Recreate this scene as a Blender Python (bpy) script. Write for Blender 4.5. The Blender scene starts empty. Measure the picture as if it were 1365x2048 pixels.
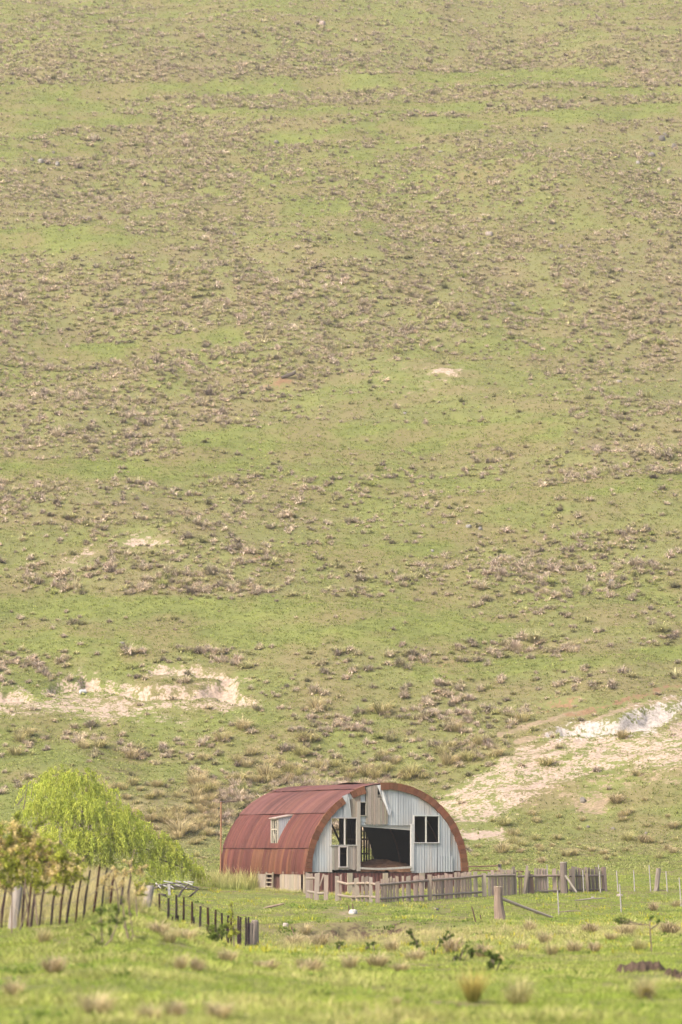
import bpy, math, random
import numpy as np
from mathutils import Vector, Matrix

# ------------------------------------------------------------------ camera, world, sun, exposure
SC = bpy.context.scene
COL = SC.collection
R = math.radians
W0, H0, F = 1365.0, 2048.0, 7400.0          # picture size and focal length in its pixels
EYE = 2.4                                    # camera height
PITCH = math.atan(676.0 / F)                 # horizon at row 1700

cam_d = bpy.data.cameras.new("camera")
cam = bpy.data.objects.new("camera", cam_d)
COL.objects.link(cam)
cam.location = (0, 0, EYE)
cam.rotation_euler = (math.pi / 2 + PITCH, 0, 0)
cam_d.sensor_fit = 'VERTICAL'
cam_d.sensor_height = 36.0
cam_d.sensor_width = 24.0
cam_d.lens = 36.0 * F / H0
cam_d.clip_start = 1.0
cam_d.clip_end = 6000.0
cam_d.dof.use_dof = True
cam_d.dof.focus_distance = 205.0
cam_d.dof.aperture_fstop = 1.35
SC.camera = cam

SUN_EL, SUN_AZ = R(43), R(-134)              # high, behind the camera and to the left
world = bpy.data.worlds.new("World")
SC.world = world
world.use_nodes = True
wn = world.node_tree.nodes
bg = wn["Background"]
sky = wn.new("ShaderNodeTexSky")
sky.sky_type = 'NISHITA'
sky.sun_disc = False
sky.sun_elevation = SUN_EL
sky.sun_rotation = SUN_AZ
sky.air_density = 1.0
sky.dust_density = 4.0
sky.ozone_density = 0.6
world.node_tree.links.new(sky.outputs[0], bg.inputs[0])
bg.inputs[1].default_value = 0.135

sun_d = bpy.data.lights.new("sun", 'SUN')
sun_d.energy = 2.1
sun_d.angle = R(15)
sun_d.color = (1.0, 0.91, 0.79)
sun = bpy.data.objects.new("sun", sun_d)
COL.objects.link(sun)
sdir = Vector((math.sin(SUN_AZ) * math.cos(SUN_EL), math.cos(SUN_AZ) * math.cos(SUN_EL), math.sin(SUN_EL)))
sun.rotation_euler = sdir.to_track_quat('Z', 'Y').to_euler()
sun.location = sdir * 60

vs = SC.view_settings
vs.view_transform = 'Standard'
vs.look = 'None'
vs.gamma = 1.0
vs.exposure = 1.42

# ------------------------------------------------------------------ numbers: projection, noise
rng = np.random.default_rng(7)
random.seed(7)
CP, SP = math.cos(PITCH), math.sin(PITCH)


def elev(px, py):
    """slope dz/dy and dx/dy of the sight line through a picture point"""
    x = (np.asarray(px, float) - W0 / 2) / F
    y = (H0 / 2 - np.asarray(py, float)) / F
    dy = CP - SP * y
    return (SP + CP * y) / dy, x / dy


def at(px, py, Y):
    sz, sx = elev(px, py)
    return Vector((float(sx * Y), float(Y), float(EYE + sz * Y)))


def project(X, Y, Z):
    Z = Z - EYE
    d = CP * Y + SP * Z
    d = np.where(d < 0.5, 0.5, d)
    return W0 / 2 + F * X / d, H0 / 2 - F * (-SP * Y + CP * Z) / d


def _hash(ix, iy, s):
    n = (ix.astype(np.int64) * 374761393 + iy.astype(np.int64) * 668265263 + s * 974634757) & 0x7fffffff
    n = ((n ^ (n >> 13)) * 1274126177) & 0x7fffffff
    n = n ^ (n >> 16)
    return (n & 0xffff) / 65535.0


def vnoise(x, y, s=0):
    x = np.asarray(x, float); y = np.asarray(y, float)
    ix, iy = np.floor(x), np.floor(y)
    fx, fy = x - ix, y - iy
    fx = fx * fx * (3 - 2 * fx); fy = fy * fy * (3 - 2 * fy)
    a = _hash(ix, iy, s); b = _hash(ix + 1, iy, s); c = _hash(ix, iy + 1, s); d = _hash(ix + 1, iy + 1, s)
    return (a * (1 - fx) + b * fx) * (1 - fy) + (c * (1 - fx) + d * fx) * fy


def fbm(x, y, s=0, o=3):
    t, a, n = 0.0, 1.0, 0.0
    for k in range(o):
        t = t + a * vnoise(x * 2 ** k, y * 2 ** k, s + 17 * k); n += a; a *= 0.5
    return t / n


def sstep(a, b, x):
    t = np.clip((x - a) / (b - a), 0, 1)
    return t * t * (3 - 2 * t)


# ------------------------------------------------------------------ the lie of the land
TC = np.array([0, 140, 225, 290, 340, 490, 680, 850, 1020, 1365.0])
TR = [
    (30, 2270, 2270, 2270, 2275, 2280, 2285, 2290, 2290, 2290, 2290),
    (52, 2040, 2038, 2036, 2038, 2042, 2046, 2048, 2048, 2048, 2050),
    (70, 1945, 1935, 1925, 1930, 1940, 1958, 1972, 1975, 1975, 1975),
    (85, 1892, 1880, 1858, 1868, 1885, 1918, 1936, 1938, 1936, 1938),
    (97, 1862, 1850, 1812, 1832, 1860, 1904, 1915, 1914, 1910, 1906),
    (106, 1842, 1825, 1797, 1815, 1850, 1905, 1908, 1904, 1898, 1890),
    (115, 1820, 1805, 1787, 1808, 1847, 1902, 1900, 1896, 1888, 1880),
    (125, 1798, 1788, 1780, 1808, 1850, 1898, 1892, 1885, 1875, 1868),
    (137, 1778, 1772, 1774, 1812, 1855, 1895, 1885, 1872, 1860, 1857),
    (145, 1766, 1765, 1771, 1815, 1855, 1890, 1890, 1868, 1852, 1848),
    (150, 1760, 1762, 1769, 1818, 1850, 1884, 1892, 1872, 1848, 1845),
    (153, 1757, 1760, 1768, 1816, 1846, 1872, 1874, 1858, 1846, 1843),
    (156, 1756, 1759, 1768, 1815, 1841, 1850, 1846, 1844, 1844, 1841),
    (160, 1753, 1756, 1768, 1810, 1832, 1840, 1838, 1838, 1840, 1837),
    (167, 1750, 1754, 1768, 1804, 1818, 1824, 1823, 1827, 1831, 1829),
    (180, 1747, 1752, 1766, 1790, 1798, 1803, 1806, 1808, 1807, 1808),
    (195, 1744, 1748, 1760, 1776, 1782, 1786, 1788, 1783, 1780, 1778),
    (210, 1738, 1741, 1750, 1762, 1768, 1770, 1772, 1766, 1764, 1760),
    (225, 1728, 1730, 1738, 1748, 1752, 1754, 1755, 1748, 1744, 1738),
    (240, 1690, 1690, 1690, 1692, 1695, 1698, 1698, 1694, 1690, 1685),
    (255, 1590, 1590, 1590, 1590, 1590, 1590, 1585, 1575, 1565, 1550),
    (275, 1420, 1420, 1420, 1420, 1420, 1420, 1420, 1415, 1405, 1390),
    (300, 1194, 1194, 1194, 1194, 1194, 1194, 1194, 1192, 1186, 1180),
    (330, 969, 969, 969, 969, 969, 969, 969, 969, 969, 969),
    (370, 720, 720, 720, 720, 720, 720, 720, 720, 720, 720),
    (420, 467, 467, 467, 467, 467, 467, 467, 467, 467, 467),
    (480, 220, 220, 220, 220, 220, 220, 220, 220, 220, 220),
    (540, 24, 24, 24, 24, 24, 24, 24, 24, 24, 24),
]
ZR = np.array([[EYE + r[0] * float(elev(TC[j], r[1 + j])[0]) for j in range(len(TC))] for r in TR])
YR = np.array([r[0] for r in TR], float)
_near = ZR[0:1]
YR = np.concatenate([[-400, 0], YR, [620, 760, 1000, 3000]])
ztop = ZR[-1:]
ZR = np.concatenate([_near, _near, ZR, ztop + 26, ztop + 52, ztop + 60, ztop + 40])


def pchip_slopes(x, y):
    h = np.diff(x)[:, None]; d = np.diff(y, axis=0) / h
    m = np.zeros_like(y)
    w1 = 2 * h[1:] + h[:-1]; w2 = h[1:] + 2 * h[:-1]
    with np.errstate(divide='ignore', invalid='ignore'):
        hm = (w1 + w2) / (w1 / d[:-1] + w2 / d[1:])
    m[1:-1] = np.where(d[:-1] * d[1:] > 0, hm, 0)
    m[0] = d[0]; m[-1] = d[-1]
    return m


MR = pchip_slopes(YR, ZR)


def base_height(X, Y):
    X = np.asarray(X, float); Y = np.asarray(Y, float)
    Yc = np.clip(Y, YR[0], YR[-1])
    i = np.clip(np.searchsorted(YR, Yc) - 1, 0, len(YR) - 2)
    h = YR[i + 1] - YR[i]; t = (Yc - YR[i]) / h
    u = np.clip(W0 / 2 + F * X / np.maximum(Y, 25.0), TC[0], TC[-1])
    j = np.clip(np.searchsorted(TC, u) - 1, 0, len(TC) - 2)
    s = (u - TC[j]) / (TC[j + 1] - TC[j]); s = s * s * (3 - 2 * s)

    def col(jj):
        y0, y1, m0, m1 = ZR[i, jj], ZR[i + 1, jj], MR[i, jj], MR[i + 1, jj]
        return ((2 * t**3 - 3 * t**2 + 1) * y0 + (t**3 - 2 * t**2 + t) * h * m0 + (-2 * t**3 + 3 * t**2) * y1 + (t**3 - t**2) * h * m1)
    return col(j) * (1 - s) + col(j + 1) * s


def poly_sdf(px, py, P):
    """signed distance (inside positive) to a polygon"""
    P = np.asarray(P, float)
    d = np.full(px.shape, 1e18); inside = np.zeros(px.shape, bool)
    n = len(P)
    for k in range(n):
        a, b = P[k], P[(k + 1) % n]
        ex, ey = b - a
        wx, wy = px - a[0], py - a[1]
        t = np.clip((wx * ex + wy * ey) / (ex * ex + ey * ey + 1e-9), 0, 1)
        d = np.minimum(d, (wx - ex * t)**2 + (wy - ey * t)**2)
        c = ((a[1] > py) != (b[1] > py)) & (px < (b[0] - a[0]) * (py - a[1]) / (b[1] - a[1] + 1e-12) + a[0])
        inside ^= c
    d = np.sqrt(d)
    return np.where(inside, d, -d)


def line_dist(px, py, P):
    d = np.full(px.shape, 1e18)
    for a, b in zip(P[:-1], P[1:]):
        ex, ey = b[0] - a[0], b[1] - a[1]
        wx, wy = px - a[0], py - a[1]
        t = np.clip((wx * ex + wy * ey) / (ex * ex + ey * ey + 1e-9), 0, 1)
        d = np.minimum(d, (wx - ex * t)**2 + (wy - ey * t)**2)
    return np.sqrt(d)


# scars in the turf: outline, soil amount, kind (cream, white, brown), depth of the cut in metres
SCARS = [
    ([(-60, 1376), (40, 1380), (72, 1395), (60, 1403), (-60, 1406)], 0.85, 'cream', 0.8),
    ([(85, 1385), (110, 1362), (148, 1366), (160, 1350), (190, 1352), (202, 1368), (260, 1371), (330, 1373), (400, 1376), (440, 1362), (458, 1350), (472, 1365), (470, 1385), (512, 1400), (505, 1409), (450, 1402), (438, 1391), (380, 1393), (300, 1397), (258, 1391), (210, 1380), (150, 1379), (110, 1382)], 0.85, 'cream', 0.9),
    ([(300, 1333), (340, 1329), (385, 1330), (450, 1345), (500, 1362), (440, 1356), (380, 1346), (310, 1346)], 0.75, 'cream', 0.6),
    ([(-60, 1405), (60, 1396), (150, 1384), (260, 1395), (350, 1400), (450, 1395), (516, 1412), (480, 1426), (350, 1416), (262, 1442), (220, 1446), (150, 1430), (80, 1425), (-60, 1440)], 0.52, 'cream', 0.0),
    ([(250, 1440), (330, 1432), (390, 1440), (370, 1452), (270, 1450)], 0.4, 'cream', 0.0),
    ([(868, 1604), (905, 1578), (960, 1545), (1040, 1492), (1120, 1471), (1300, 1466), (1420, 1405), (1440, 1525), (1250, 1540), (1150, 1556), (1080, 1580), (1030, 1622), (960, 1652), (918, 1648)], 0.56, 'cream', 0.0),
    ([(1060, 1560), (1250, 1530), (1440, 1510), (1440, 1560), (1200, 1580), (1230, 1595), (1195, 1632), (1150, 1628), (1090, 1605), (1010, 1640)], 0.40, 'tan', 0.0),
    ([(920, 1661), (1000, 1663), (1012, 1672), (950, 1679), (925, 1673)], 0.95, 'cream', 0.1),
    ([(1035, 1577), (1085, 1560), (1125, 1547), (1120, 1556), (1060, 1580)], 0.95, 'cream', 0.1),
    ([(1150, 1604), (1200, 1584), (1235, 1592), (1212, 1628), (1155, 1622)], 0.7, 'tan', 0.1),
    ([(1095, 1468), (1130, 1452), (1200, 1446), (1240, 1440), (1290, 1411), (1358, 1401), (1440, 1370), (1440, 1400), (1350, 1418), (1330, 1442), (1250, 1463), (1180, 1470)], 1.0, 'white', 0.9),
    ([(1070, 1412), (1110, 1402), (1168, 1394), (1156, 1412), (1100, 1419)], 0.62, 'red', 0.35),
    ([(860, 747), (885, 738), (925, 742), (915, 751), (870, 753)], 0.75, 'cream', -0.25),
    ([(525, 772), (540, 762), (592, 753), (575, 768), (545, 776)], 0.8, 'red', -0.2),
    ([(240, 1087), (262, 1077), (300, 1073), (338, 1082), (300, 1086), (255, 1091)], 0.85, 'cream', 0.45),
    ([(128, 1124), (150, 1117), (162, 1119), (150, 1126)], 0.9, 'cream', 0.1),
    ([(172, 1108), (190, 1103), (206, 1106), (185, 1113)], 0.9, 'cream', 0.1),
    ([(402, 1116), (450, 1112), (528, 1114), (480, 1120), (420, 1122)], 0.55, 'red', 0.2),
    ([(640, 1868), (690, 1850), (745, 1846), (800, 1850), (820, 1862), (790, 1872), (730, 1874), (690, 1880)], 0.66, 'brown', 0.6),
    ([(575, 1882), (610, 1858), (628, 1860), (612, 1878)], 0.6, 'tan', 0.1),
    ([(860, 1824), (890, 1819), (905, 1826), (870, 1829)], 0.6, 'brown', 0.15),
    ([(905, 1838), (940, 1828), (935, 1842)], 0.6, 'brown', 0.1),
    ([(665, 1828), (690, 1824), (720, 1828), (690, 1832)], 0.8, 'tan', 0.0),
    ([(880, 2008), (960, 2004), (1010, 2012), (930, 2018)], 0.45, 'brown', 0.05),
    ([(1225, 1958), (1300, 1950), (1420, 1945), (1420, 1965), (1290, 1966)], 0.5, 'brown', 0.1),
    ([(780, 705), (900, 725), (1000, 760), (960, 800), (760, 790), (640, 800), (620, 770)], 0.18, 'tan', 0.0),
    ([(830, 350), (900, 320), (1000, 320), (1010, 350), (900, 380), (810, 385)], 0.22, 'red', 0.0),
    ([(840, 1330), (880, 1326), (960, 1328), (890, 1336)], 0.45, 'red', 0.1),
    ([(100, 0), (170, -6), (195, 0), (140, 10)], 0.5, 'tan', 0.0),
]
TRACKS = [
    ([(1000, 1472), (1060, 1450), (1110, 1440), (1162, 1424)], 5, 0.85, 'tan'),
    ([(1140, 1432), (1200, 1415), (1260, 1398), (1310, 1382), (1440, 1366)], 6, 0.6, 'red'),
    ([(1030, 1484), (1080, 1470), (1190, 1440), (1270, 1410), (1345, 1396)], 6, 0.7, 'tan'),
    ([(515, 1820), (540, 1814), (570, 1808)], 3, 0.3, 'brown'),
]
# grassy terrace lines without tussocks
STREAKS = [
    ([(-80, 192), (120, 188), (273, 180), (546, 171), (820, 160), (1092, 152), (1240, 147)], 9),
    ([(-80, 262), (60, 254), (200, 243), (300, 240)], 8),
    ([(-80, 222), (120, 214), (200, 212)], 7),
    ([(400, 226), (560, 228), (760, 216), (960, 214)], 6),
    ([(540, 276), (700, 264), (860, 252), (1000, 243), (1180, 230), (1440, 214)], 10),
    ([(1060, 190), (1180, 184), (1440, 178)], 6),
    ([(-80, 478), (120, 480), (230, 478)], 16),
    ([(-80, 300), (80, 306), (200, 300)], 6),
    ([(700, 330), (760, 300), (830, 285)], 8),
    ([(100, 706), (250, 700), (420, 672), (500, 662)], 9),
    ([(380, 880), (560, 872), (760, 878), (960, 870), (1100, 860)], 16),
    ([(-80, 930), (180, 940), (340, 940), (460, 925)], 13),
    ([(600, 1110), (760, 1110), (880, 1090), (920, 1075)], 9),
    ([(-80, 1205), (200, 1215), (420, 1218), (640, 1215), (900, 1220)], 14),
    ([(-80, 1285), (150, 1278), (420, 1275), (700, 1268), (1000, 1262)], 14),
    ([(840, 1345), (960, 1340), (1100, 1322), (1440, 1300)], 9),
    ([(1000, 1000), (1200, 975), (1440, 955)], 8),
]
DENS = """
0 22222222222
50 34433444333
90 66555555556
140 98888888888
175 44555666778
200 46788888887
250 36777766433
300 54774354354
350 66765443665
400 77763354346
450 87663266226
480 42352345445
500 65455666556
550 88878888877
600 88888887577
650 77776764367
700 52356632256
750 54565421246
800 66664211135
850 56754211246
900 46631122366
940 22211235557
970 66545532244
1000 76545422233
1050 54353211122
1100 52242111256
1150 45654233654
1200 12565423322
1250 13211111111
1300 33444433341
1350 43224442211
1400 11112344310
1450 11112345100
1500 11324463000
1550 11136752000
1600 11677632011
1650 00366521122
1700 00111111111
1760 00000000000
"""
_dl = [l.split() for l in DENS.strip().splitlines()]
DY = np.array([float(l[0]) for l in _dl])
DV = np.array([[int(c) for c in l[1]] for l in _dl]) / 9.0


def density(px, py):
    x = np.clip(px / 136.5, 0, 9.999); j = np.floor(x).astype(int); s = x - j
    p = np.clip(py, DY[0], DY[-1] - 1e-3)
    i = np.clip(np.searchsorted(DY, p, side='right') - 1, 0, len(DY) - 2)
    t = (p - DY[i]) / (DY[i + 1] - DY[i])
    v = (DV[i, j] * (1 - s) + DV[i, j + 1] * s) * (1 - t) + (DV[i + 1, j] * (1 - s) + DV[i + 1, j + 1] * s) * t
    g = np.zeros_like(v)
    for P, w in STREAKS:
        g = np.maximum(g, 1 - sstep(w * 1.0, w * 2.1, line_dist(px, py, P)))
    return v * (1 - 0.93 * g), g


KCOL = {'cream': 0, 'white': 1, 'brown': 2, 'red': 3, 'tan': 4}


def masks(X, Y, Z):
    """soil amounts and turf dryness at points of the land, and how deep the soil is cut"""
    px, py = project(X, Y, Z)
    px = px + (fbm(X * 0.5, Y * 0.35, 5) - 0.5) * 34 + (vnoise(X * 2.1, Y * 1.3, 6) - .5) * 12
    py = py + (fbm(X * 0.5, Y * 0.35, 8) - 0.5) * 10 + (vnoise(X * 2.1, Y * 1.3, 9) - .5) * 5
    ks = np.zeros((5,) + X.shape); cut = np.zeros_like(X)
    ok = Y > 50
    for P, amt, kind, dep in SCARS:
        ys = [p[1] for p in P]; xs = [p[0] for p in P]
        sel = ok & (px > min(xs) - 40) & (px < max(xs) + 40) & (py > min(ys) - 30) & (py < max(ys) + 30)
        if not sel.any():
            continue
        sd = poly_sdf(px[sel], py[sel], P)
        soft = 8 if amt > 0.6 else 14
        m = np.maximum(sstep(-soft, soft, sd), .42 * sstep(-24, 4, sd) * (amt > .6))
        if dep > 0.15: m = np.maximum(m, .60 * sstep(-7, -1, sd))
        a = ks[KCOL[kind]]; a[sel] = np.maximum(a[sel], m * amt)
        if dep:
            c = cut[sel]; v = sstep(-4, 7, sd) * dep
            cut[sel] = np.where(abs(v) > abs(c), v, c)
    for P, w, amt, kind in TRACKS:
        sel = ok
        d = line_dist(px[sel], py[sel], P)
        a = ks[KCOL[kind]]; a[sel] = np.maximum(a[sel], (1 - sstep(w * 0.4, w * 1.4, d)) * amt)
    dn, gr = density(px, py)
    hill = sstep(225, 245, Y)
    dry = 0.16 + 0.36 * dn - 0.55 * gr + 0.55 * (fbm(X * 0.045, Y * 0.06, 31) - 0.5)
    right = sstep(700, 1300, px)
    dry = dry + 0.10 * right
    near = 0.22 + 0.4 * (fbm(X * 0.25, Y * 0.18, 41) - 0.5) + 0.25 * (1 - sstep(120, 330, px)) * sstep(85, 100, Y) * (1 - sstep(150, 175, Y)) + 0.25 * sstep(112, 128, Y) * (1 - sstep(140, 150, Y)) * sstep(480, 560, px)
    near = np.where((Y > 160), near - 0.08, near)
    dry = dry * hill + near * (1 - hill)
    return ks, np.clip(dry, 0, 1), cut, dn * hill, px, py


def height(X, Y, full=False):
    X = np.asarray(X, float); Y = np.asarray(Y, float)
    Z = base_height(X, Y)
    hill = sstep(228, 262, Y)
    Z = Z + hill * ((fbm(X / 26, Y / 34, 3) - 0.5) * 5.4 + (fbm(X / 7, Y / 5, 4) - 0.5) * 0.55 + (fbm(X / 11, Y / 2.6, 24) - .5) * .75 + (fbm(X / 2.2, Y / 1.4, 25, 2) - .5) * .22)
    Z = Z + (1 - hill) * ((fbm(X / 5, Y / 6, 11) - 0.5) * 0.14 + (vnoise(X / 0.7, Y / 0.9, 12) - 0.5) * 0.06)
    mk = masks(X, Y, Z)
    Z = Z - mk[2] + np.abs(mk[2]) * (fbm(X * 1.1, Y * 0.9, 14) - 0.5) * 0.9
    return (Z, mk) if full else Z


def ground(px, py, lo=40.0, hi=600.0):
    """the first point of the land met by the sight line through a picture point"""
    Y = np.arange(lo, hi, 0.25)
    sz, sx = elev(px, py)
    d = EYE + sz * Y - height(sx * Y, Y)
    k = np.argmax(d < 0)
    if d[k] >= 0:
        k = len(Y) - 1
    y = Y[max(k - 1, 0)] + 0.25 * (d[max(k - 1, 0)] / (d[max(k - 1, 0)] - d[k] + 1e-9) if k else 0)
    return Vector((float(sx * y), float(y), float(height(np.array([sx * y]), np.array([y]))[0])))


def on_ground(px, Y):
    x = (px - W0 / 2) / F * Y
    return Vector((x, Y, float(height(np.array([x]), np.array([float(Y)]))[0])))


# ------------------------------------------------------------------ materials
def new_mat(name):
    m = bpy.data.materials.new(name); m.use_nodes = True
    nt = m.node_tree; nt.nodes.clear()
    return m, nt, nt.nodes, nt.links


def math_node(nt, op, a, b=None, clamp=False):
    n = nt.nodes.new("ShaderNodeMath"); n.operation = op; n.use_clamp = clamp
    for k, v in enumerate((a, b)):
        if v is None: continue
        if isinstance(v, (int, float)): n.inputs[k].default_value = v
        else: nt.links.new(v, n.inputs[k])
    return n.outputs[0]


def mix_col(nt, fac, a, b, mode='MIX'):
    n = nt.nodes.new("ShaderNodeMix"); n.data_type = 'RGBA'; n.blend_type = mode
    for s, v in ((n.inputs[0], fac), (n.inputs[6], a), (n.inputs[7], b)):
        if isinstance(v, (int, float)): s.default_value = v
        elif isinstance(v, tuple): s.default_value = (*v, 1.0) if len(v) == 3 else v
        else: nt.links.new(v, s)
    return n.outputs[2]


def noise_node(nt, vec, scale, detail=3.0, rough=0.55, stretch=None):
    if stretch is not None:
        mp = nt.nodes.new("ShaderNodeMapping"); mp.inputs['Scale'].default_value = stretch
        nt.links.new(vec, mp.inputs['Vector']); vec = mp.outputs[0]
    n = nt.nodes.new("ShaderNodeTexNoise"); n.inputs['Scale'].default_value = scale
    n.inputs['Detail'].default_value = detail; n.inputs['Roughness'].default_value = rough
    nt.links.new(vec, n.inputs['Vector'])
    return n.outputs['Fac']


def ramp01(nt, v, a, b):
    n = nt.nodes.new("ShaderNodeMapRange"); n.interpolation_type = 'SMOOTHSTEP'
    n.inputs[1].default_value = a; n.inputs[2].default_value = b
    nt.links.new(v, n.inputs[0])
    return n.outputs[0]


def mat_surface(name, rough=0.85, stretch=(1, 1, 1), scale=6.0, amount=0.5, spec=0.2, metal=0.0, gain=1.0, bump=0.3, bump_dist=0.01, spot=None, spot_scale=3.0, spot_at=(0.58, 0.7)):
    """vertex colour 'Col' broken up by stretched noise, optional spots of a second colour"""
    m, nt, N, L = new_mat(name)
    at_ = N.new("ShaderNodeAttribute"); at_.attribute_name = "Col"
    tc = N.new("ShaderNodeTexCoord")
    n1 = noise_node(nt, tc.outputs['Object'], scale, 4, 0.6, stretch)
    n2 = noise_node(nt, tc.outputs['Object'], scale * 4.3, 3, 0.6, stretch)
    k = math_node(nt, 'ADD', math_node(nt, 'MULTIPLY', n1, amount * 1.3), math_node(nt, 'MULTIPLY', n2, amount * 0.7))
    k = math_node(nt, 'MULTIPLY', math_node(nt, 'ADD', k, 1.0 - amount), gain)
    hsv = N.new("ShaderNodeHueSaturation"); L.new(at_.outputs['Color'], hsv.inputs['Color']); L.new(k, hsv.inputs['Value'])
    c = hsv.outputs[0]
    if spot:
        s = ramp01(nt, noise_node(nt, tc.outputs['Object'], spot_scale, 5, 0.65, stretch), *spot_at)
        c = mix_col(nt, s, c, spot)
    b = N.new("ShaderNodeBsdfPrincipled"); L.new(c, b.inputs['Base Color'])
    b.inputs['Roughness'].default_value = rough; b.inputs['Metallic'].default_value = metal
    b.inputs['Specular IOR Level'].default_value = spec
    bm_ = N.new("ShaderNodeBump"); bm_.inputs['Strength'].default_value = bump; bm_.inputs['Distance'].default_value = bump_dist
    L.new(n2, bm_.inputs['Height']); L.new(bm_.outputs[0], b.inputs['Normal'])
    o = N.new("ShaderNodeOutputMaterial"); L.new(b.outputs[0], o.inputs[0])
    return m


def mat_leafy(name, trans=0.35, warm=(1.0, 1.0, 0.75)):
    m, nt, N, L = new_mat(name)
    a = N.new("ShaderNodeAttribute"); a.attribute_name = "Col"
    d = N.new("ShaderNodeBsdfDiffuse"); L.new(a.outputs['Color'], d.inputs[0])
    t = N.new("ShaderNodeBsdfTranslucent"); L.new(mix_col(nt, 1.0, a.outputs['Color'], warm, 'MULTIPLY'), t.inputs[0])
    mx = N.new("ShaderNodeMixShader"); mx.inputs[0].default_value = trans
    L.new(d.outputs[0], mx.inputs[1]); L.new(t.outputs[0], mx.inputs[2])
    o = N.new("ShaderNodeOutputMaterial"); L.new(mx.outputs[0], o.inputs[0])
    return m


G_FRESH, G_DEEP, G_OLIVE = (0.148, 0.164, 0.050), (0.120, 0.134, 0.045), (0.156, 0.136, 0.064)
C_STRAW, C_THATCH = (0.182, 0.152, 0.088), (0.152, 0.130, 0.076)


def mat_ground():
    m, nt, N, L = new_mat("turf_and_soil")
    a = N.new("ShaderNodeAttribute"); a.attribute_name = "soil"      # cream, white, brown | dryness
    a2 = N.new("ShaderNodeAttribute"); a2.attribute_name = "turf"    # red, tan, dryness
    g = N.new("ShaderNodeNewGeometry"); P = g.outputs['Position']
    n1 = noise_node(nt, P, 0.16, 4); n2 = noise_node(nt, P, 1.1, 5, 0.65); n3 = noise_node(nt, P, 5.0, 5, 0.7); n4 = noise_node(nt, P, 0.5, 4, 0.6); n5 = noise_node(nt, P, 16.0, 4, 0.7)
    s1 = N.new("ShaderNodeSeparateColor"); L.new(a.outputs['Color'], s1.inputs[0])
    s2 = N.new("ShaderNodeSeparateColor"); L.new(a2.outputs['Color'], s2.inputs[0])
    green = mix_col(nt, ramp01(nt, n4, 0.35, 0.65), G_FRESH, G_DEEP)
    green = mix_col(nt, ramp01(nt, n1, 0.42, 0.62), green, G_OLIVE)
    dry = math_node(nt, 'ADD', s2.outputs[2], math_node(nt, 'MULTIPLY', math_node(nt, 'SUBTRACT', n2, 0.5), 0.55))
    dry = math_node(nt, 'ADD', dry, math_node(nt, 'MULTIPLY', math_node(nt, 'SUBTRACT', n5, 0.5), 0.9))
    dry = math_node(nt, 'ADD', dry, math_node(nt, 'MULTIPLY', math_node(nt, 'SUBTRACT', n3, 0.5), 0.9))
    straw = mix_col(nt, ramp01(nt, n3, 0.4, 0.6), C_STRAW, C_THATCH)
    c = mix_col(nt, math_node(nt, 'MULTIPLY', ramp01(nt, dry, 0.0, 1.0), 0.9), green, straw)

    def soil(c, amount, col):
        v = math_node(nt, 'ADD', amount, math_node(nt, 'MULTIPLY', math_node(nt, 'SUBTRACT', n2, 0.5), 2.4))
        v = math_node(nt, 'ADD', v, math_node(nt, 'MULTIPLY', math_node(nt, 'SUBTRACT', n3, 0.5), 1.9))
        f = math_node(nt, 'MULTIPLY', ramp01(nt, v, 0.36, 0.66), ramp01(nt, amount, 0.02, 0.12))
        return mix_col(nt, f, c, mix_col(nt, ramp01(nt, n3, .35, .65), tuple(x * 0.72 for x in col), tuple(min(x * 1.2, .9) for x in col)))
    c = soil(c, s2.outputs[1], (0.235, 0.18, 0.118))
    c = soil(c, s2.outputs[0], (0.19, 0.12, 0.07))
    c = soil(c, s1.outputs[2], (0.07, 0.048, 0.034))
    c = soil(c, s1.outputs[0], (0.325, 0.25, 0.195))
    c = soil(c, s1.outputs[1], (0.345, 0.305, 0.27))
    b = N.new("ShaderNodeBsdfDiffuse"); L.new(c, b.inputs[0])
    bp = N.new("ShaderNodeBump"); bp.inputs['Strength'].default_value = 0.7; bp.inputs['Distance'].default_value = 0.12
    L.new(math_node(nt, 'ADD', n2, math_node(nt, 'MULTIPLY', n3, 0.5)), bp.inputs['Height']); L.new(bp.outputs[0], b.inputs['Normal'])
    o = N.new("ShaderNodeOutputMaterial"); L.new(b.outputs[0], o.inputs[0])
    return m


M = {
    'ground': mat_ground(),
    'blade': mat_leafy("grass_blades", 0.48, (1.0, 0.98, 0.85)),
    'leaf': mat_leafy("leaves", 0.45, (1.0, 1.05, 0.6)),
    'rust': mat_surface("rusted_iron", 0.62, (1, 1, 1), 5.0, 0.36, 0.2, gain=0.73, bump=0.15),
    'tin': mat_surface("galvanised_iron", 0.5, (6, 1, 0.5), 1.6, 0.22, 0.4, metal=0.1, gain=0.70, bump=0.1, spot=(0.26, 0.205, 0.165), spot_scale=0.9, spot_at=(0.55, 0.72)),
    'wood': mat_surface("weathered_wood", 0.9, (5, 5, 0.5), 4.0, 0.55, 0.1, gain=0.63, bump=0.5),
    'paint': mat_surface("old_white_paint", 0.7, (1, 1, 1), 6.0, 0.25, 0.2, gain=0.7),
    'rock': mat_surface("lichened_rock", 0.95, (1, 1, 1), 5.0, 0.6, 0.1, gain=0.8, bump=0.8, bump_dist=0.05),
    'earth': mat_surface("bare_earth", 0.95, (1, 1, 1), 5.0, 0.7, 0.05, bump=1.0, bump_dist=0.06),
    'bark': mat_surface("bark", 0.95, (3, 3, 0.6), 6.0, 0.6, 0.1, bump=0.6),
}


# ------------------------------------------------------------------ meshes and things
def link(o, parent=None):
    COL.objects.link(o)
    if parent is not None: o.parent = parent
    return o


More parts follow.
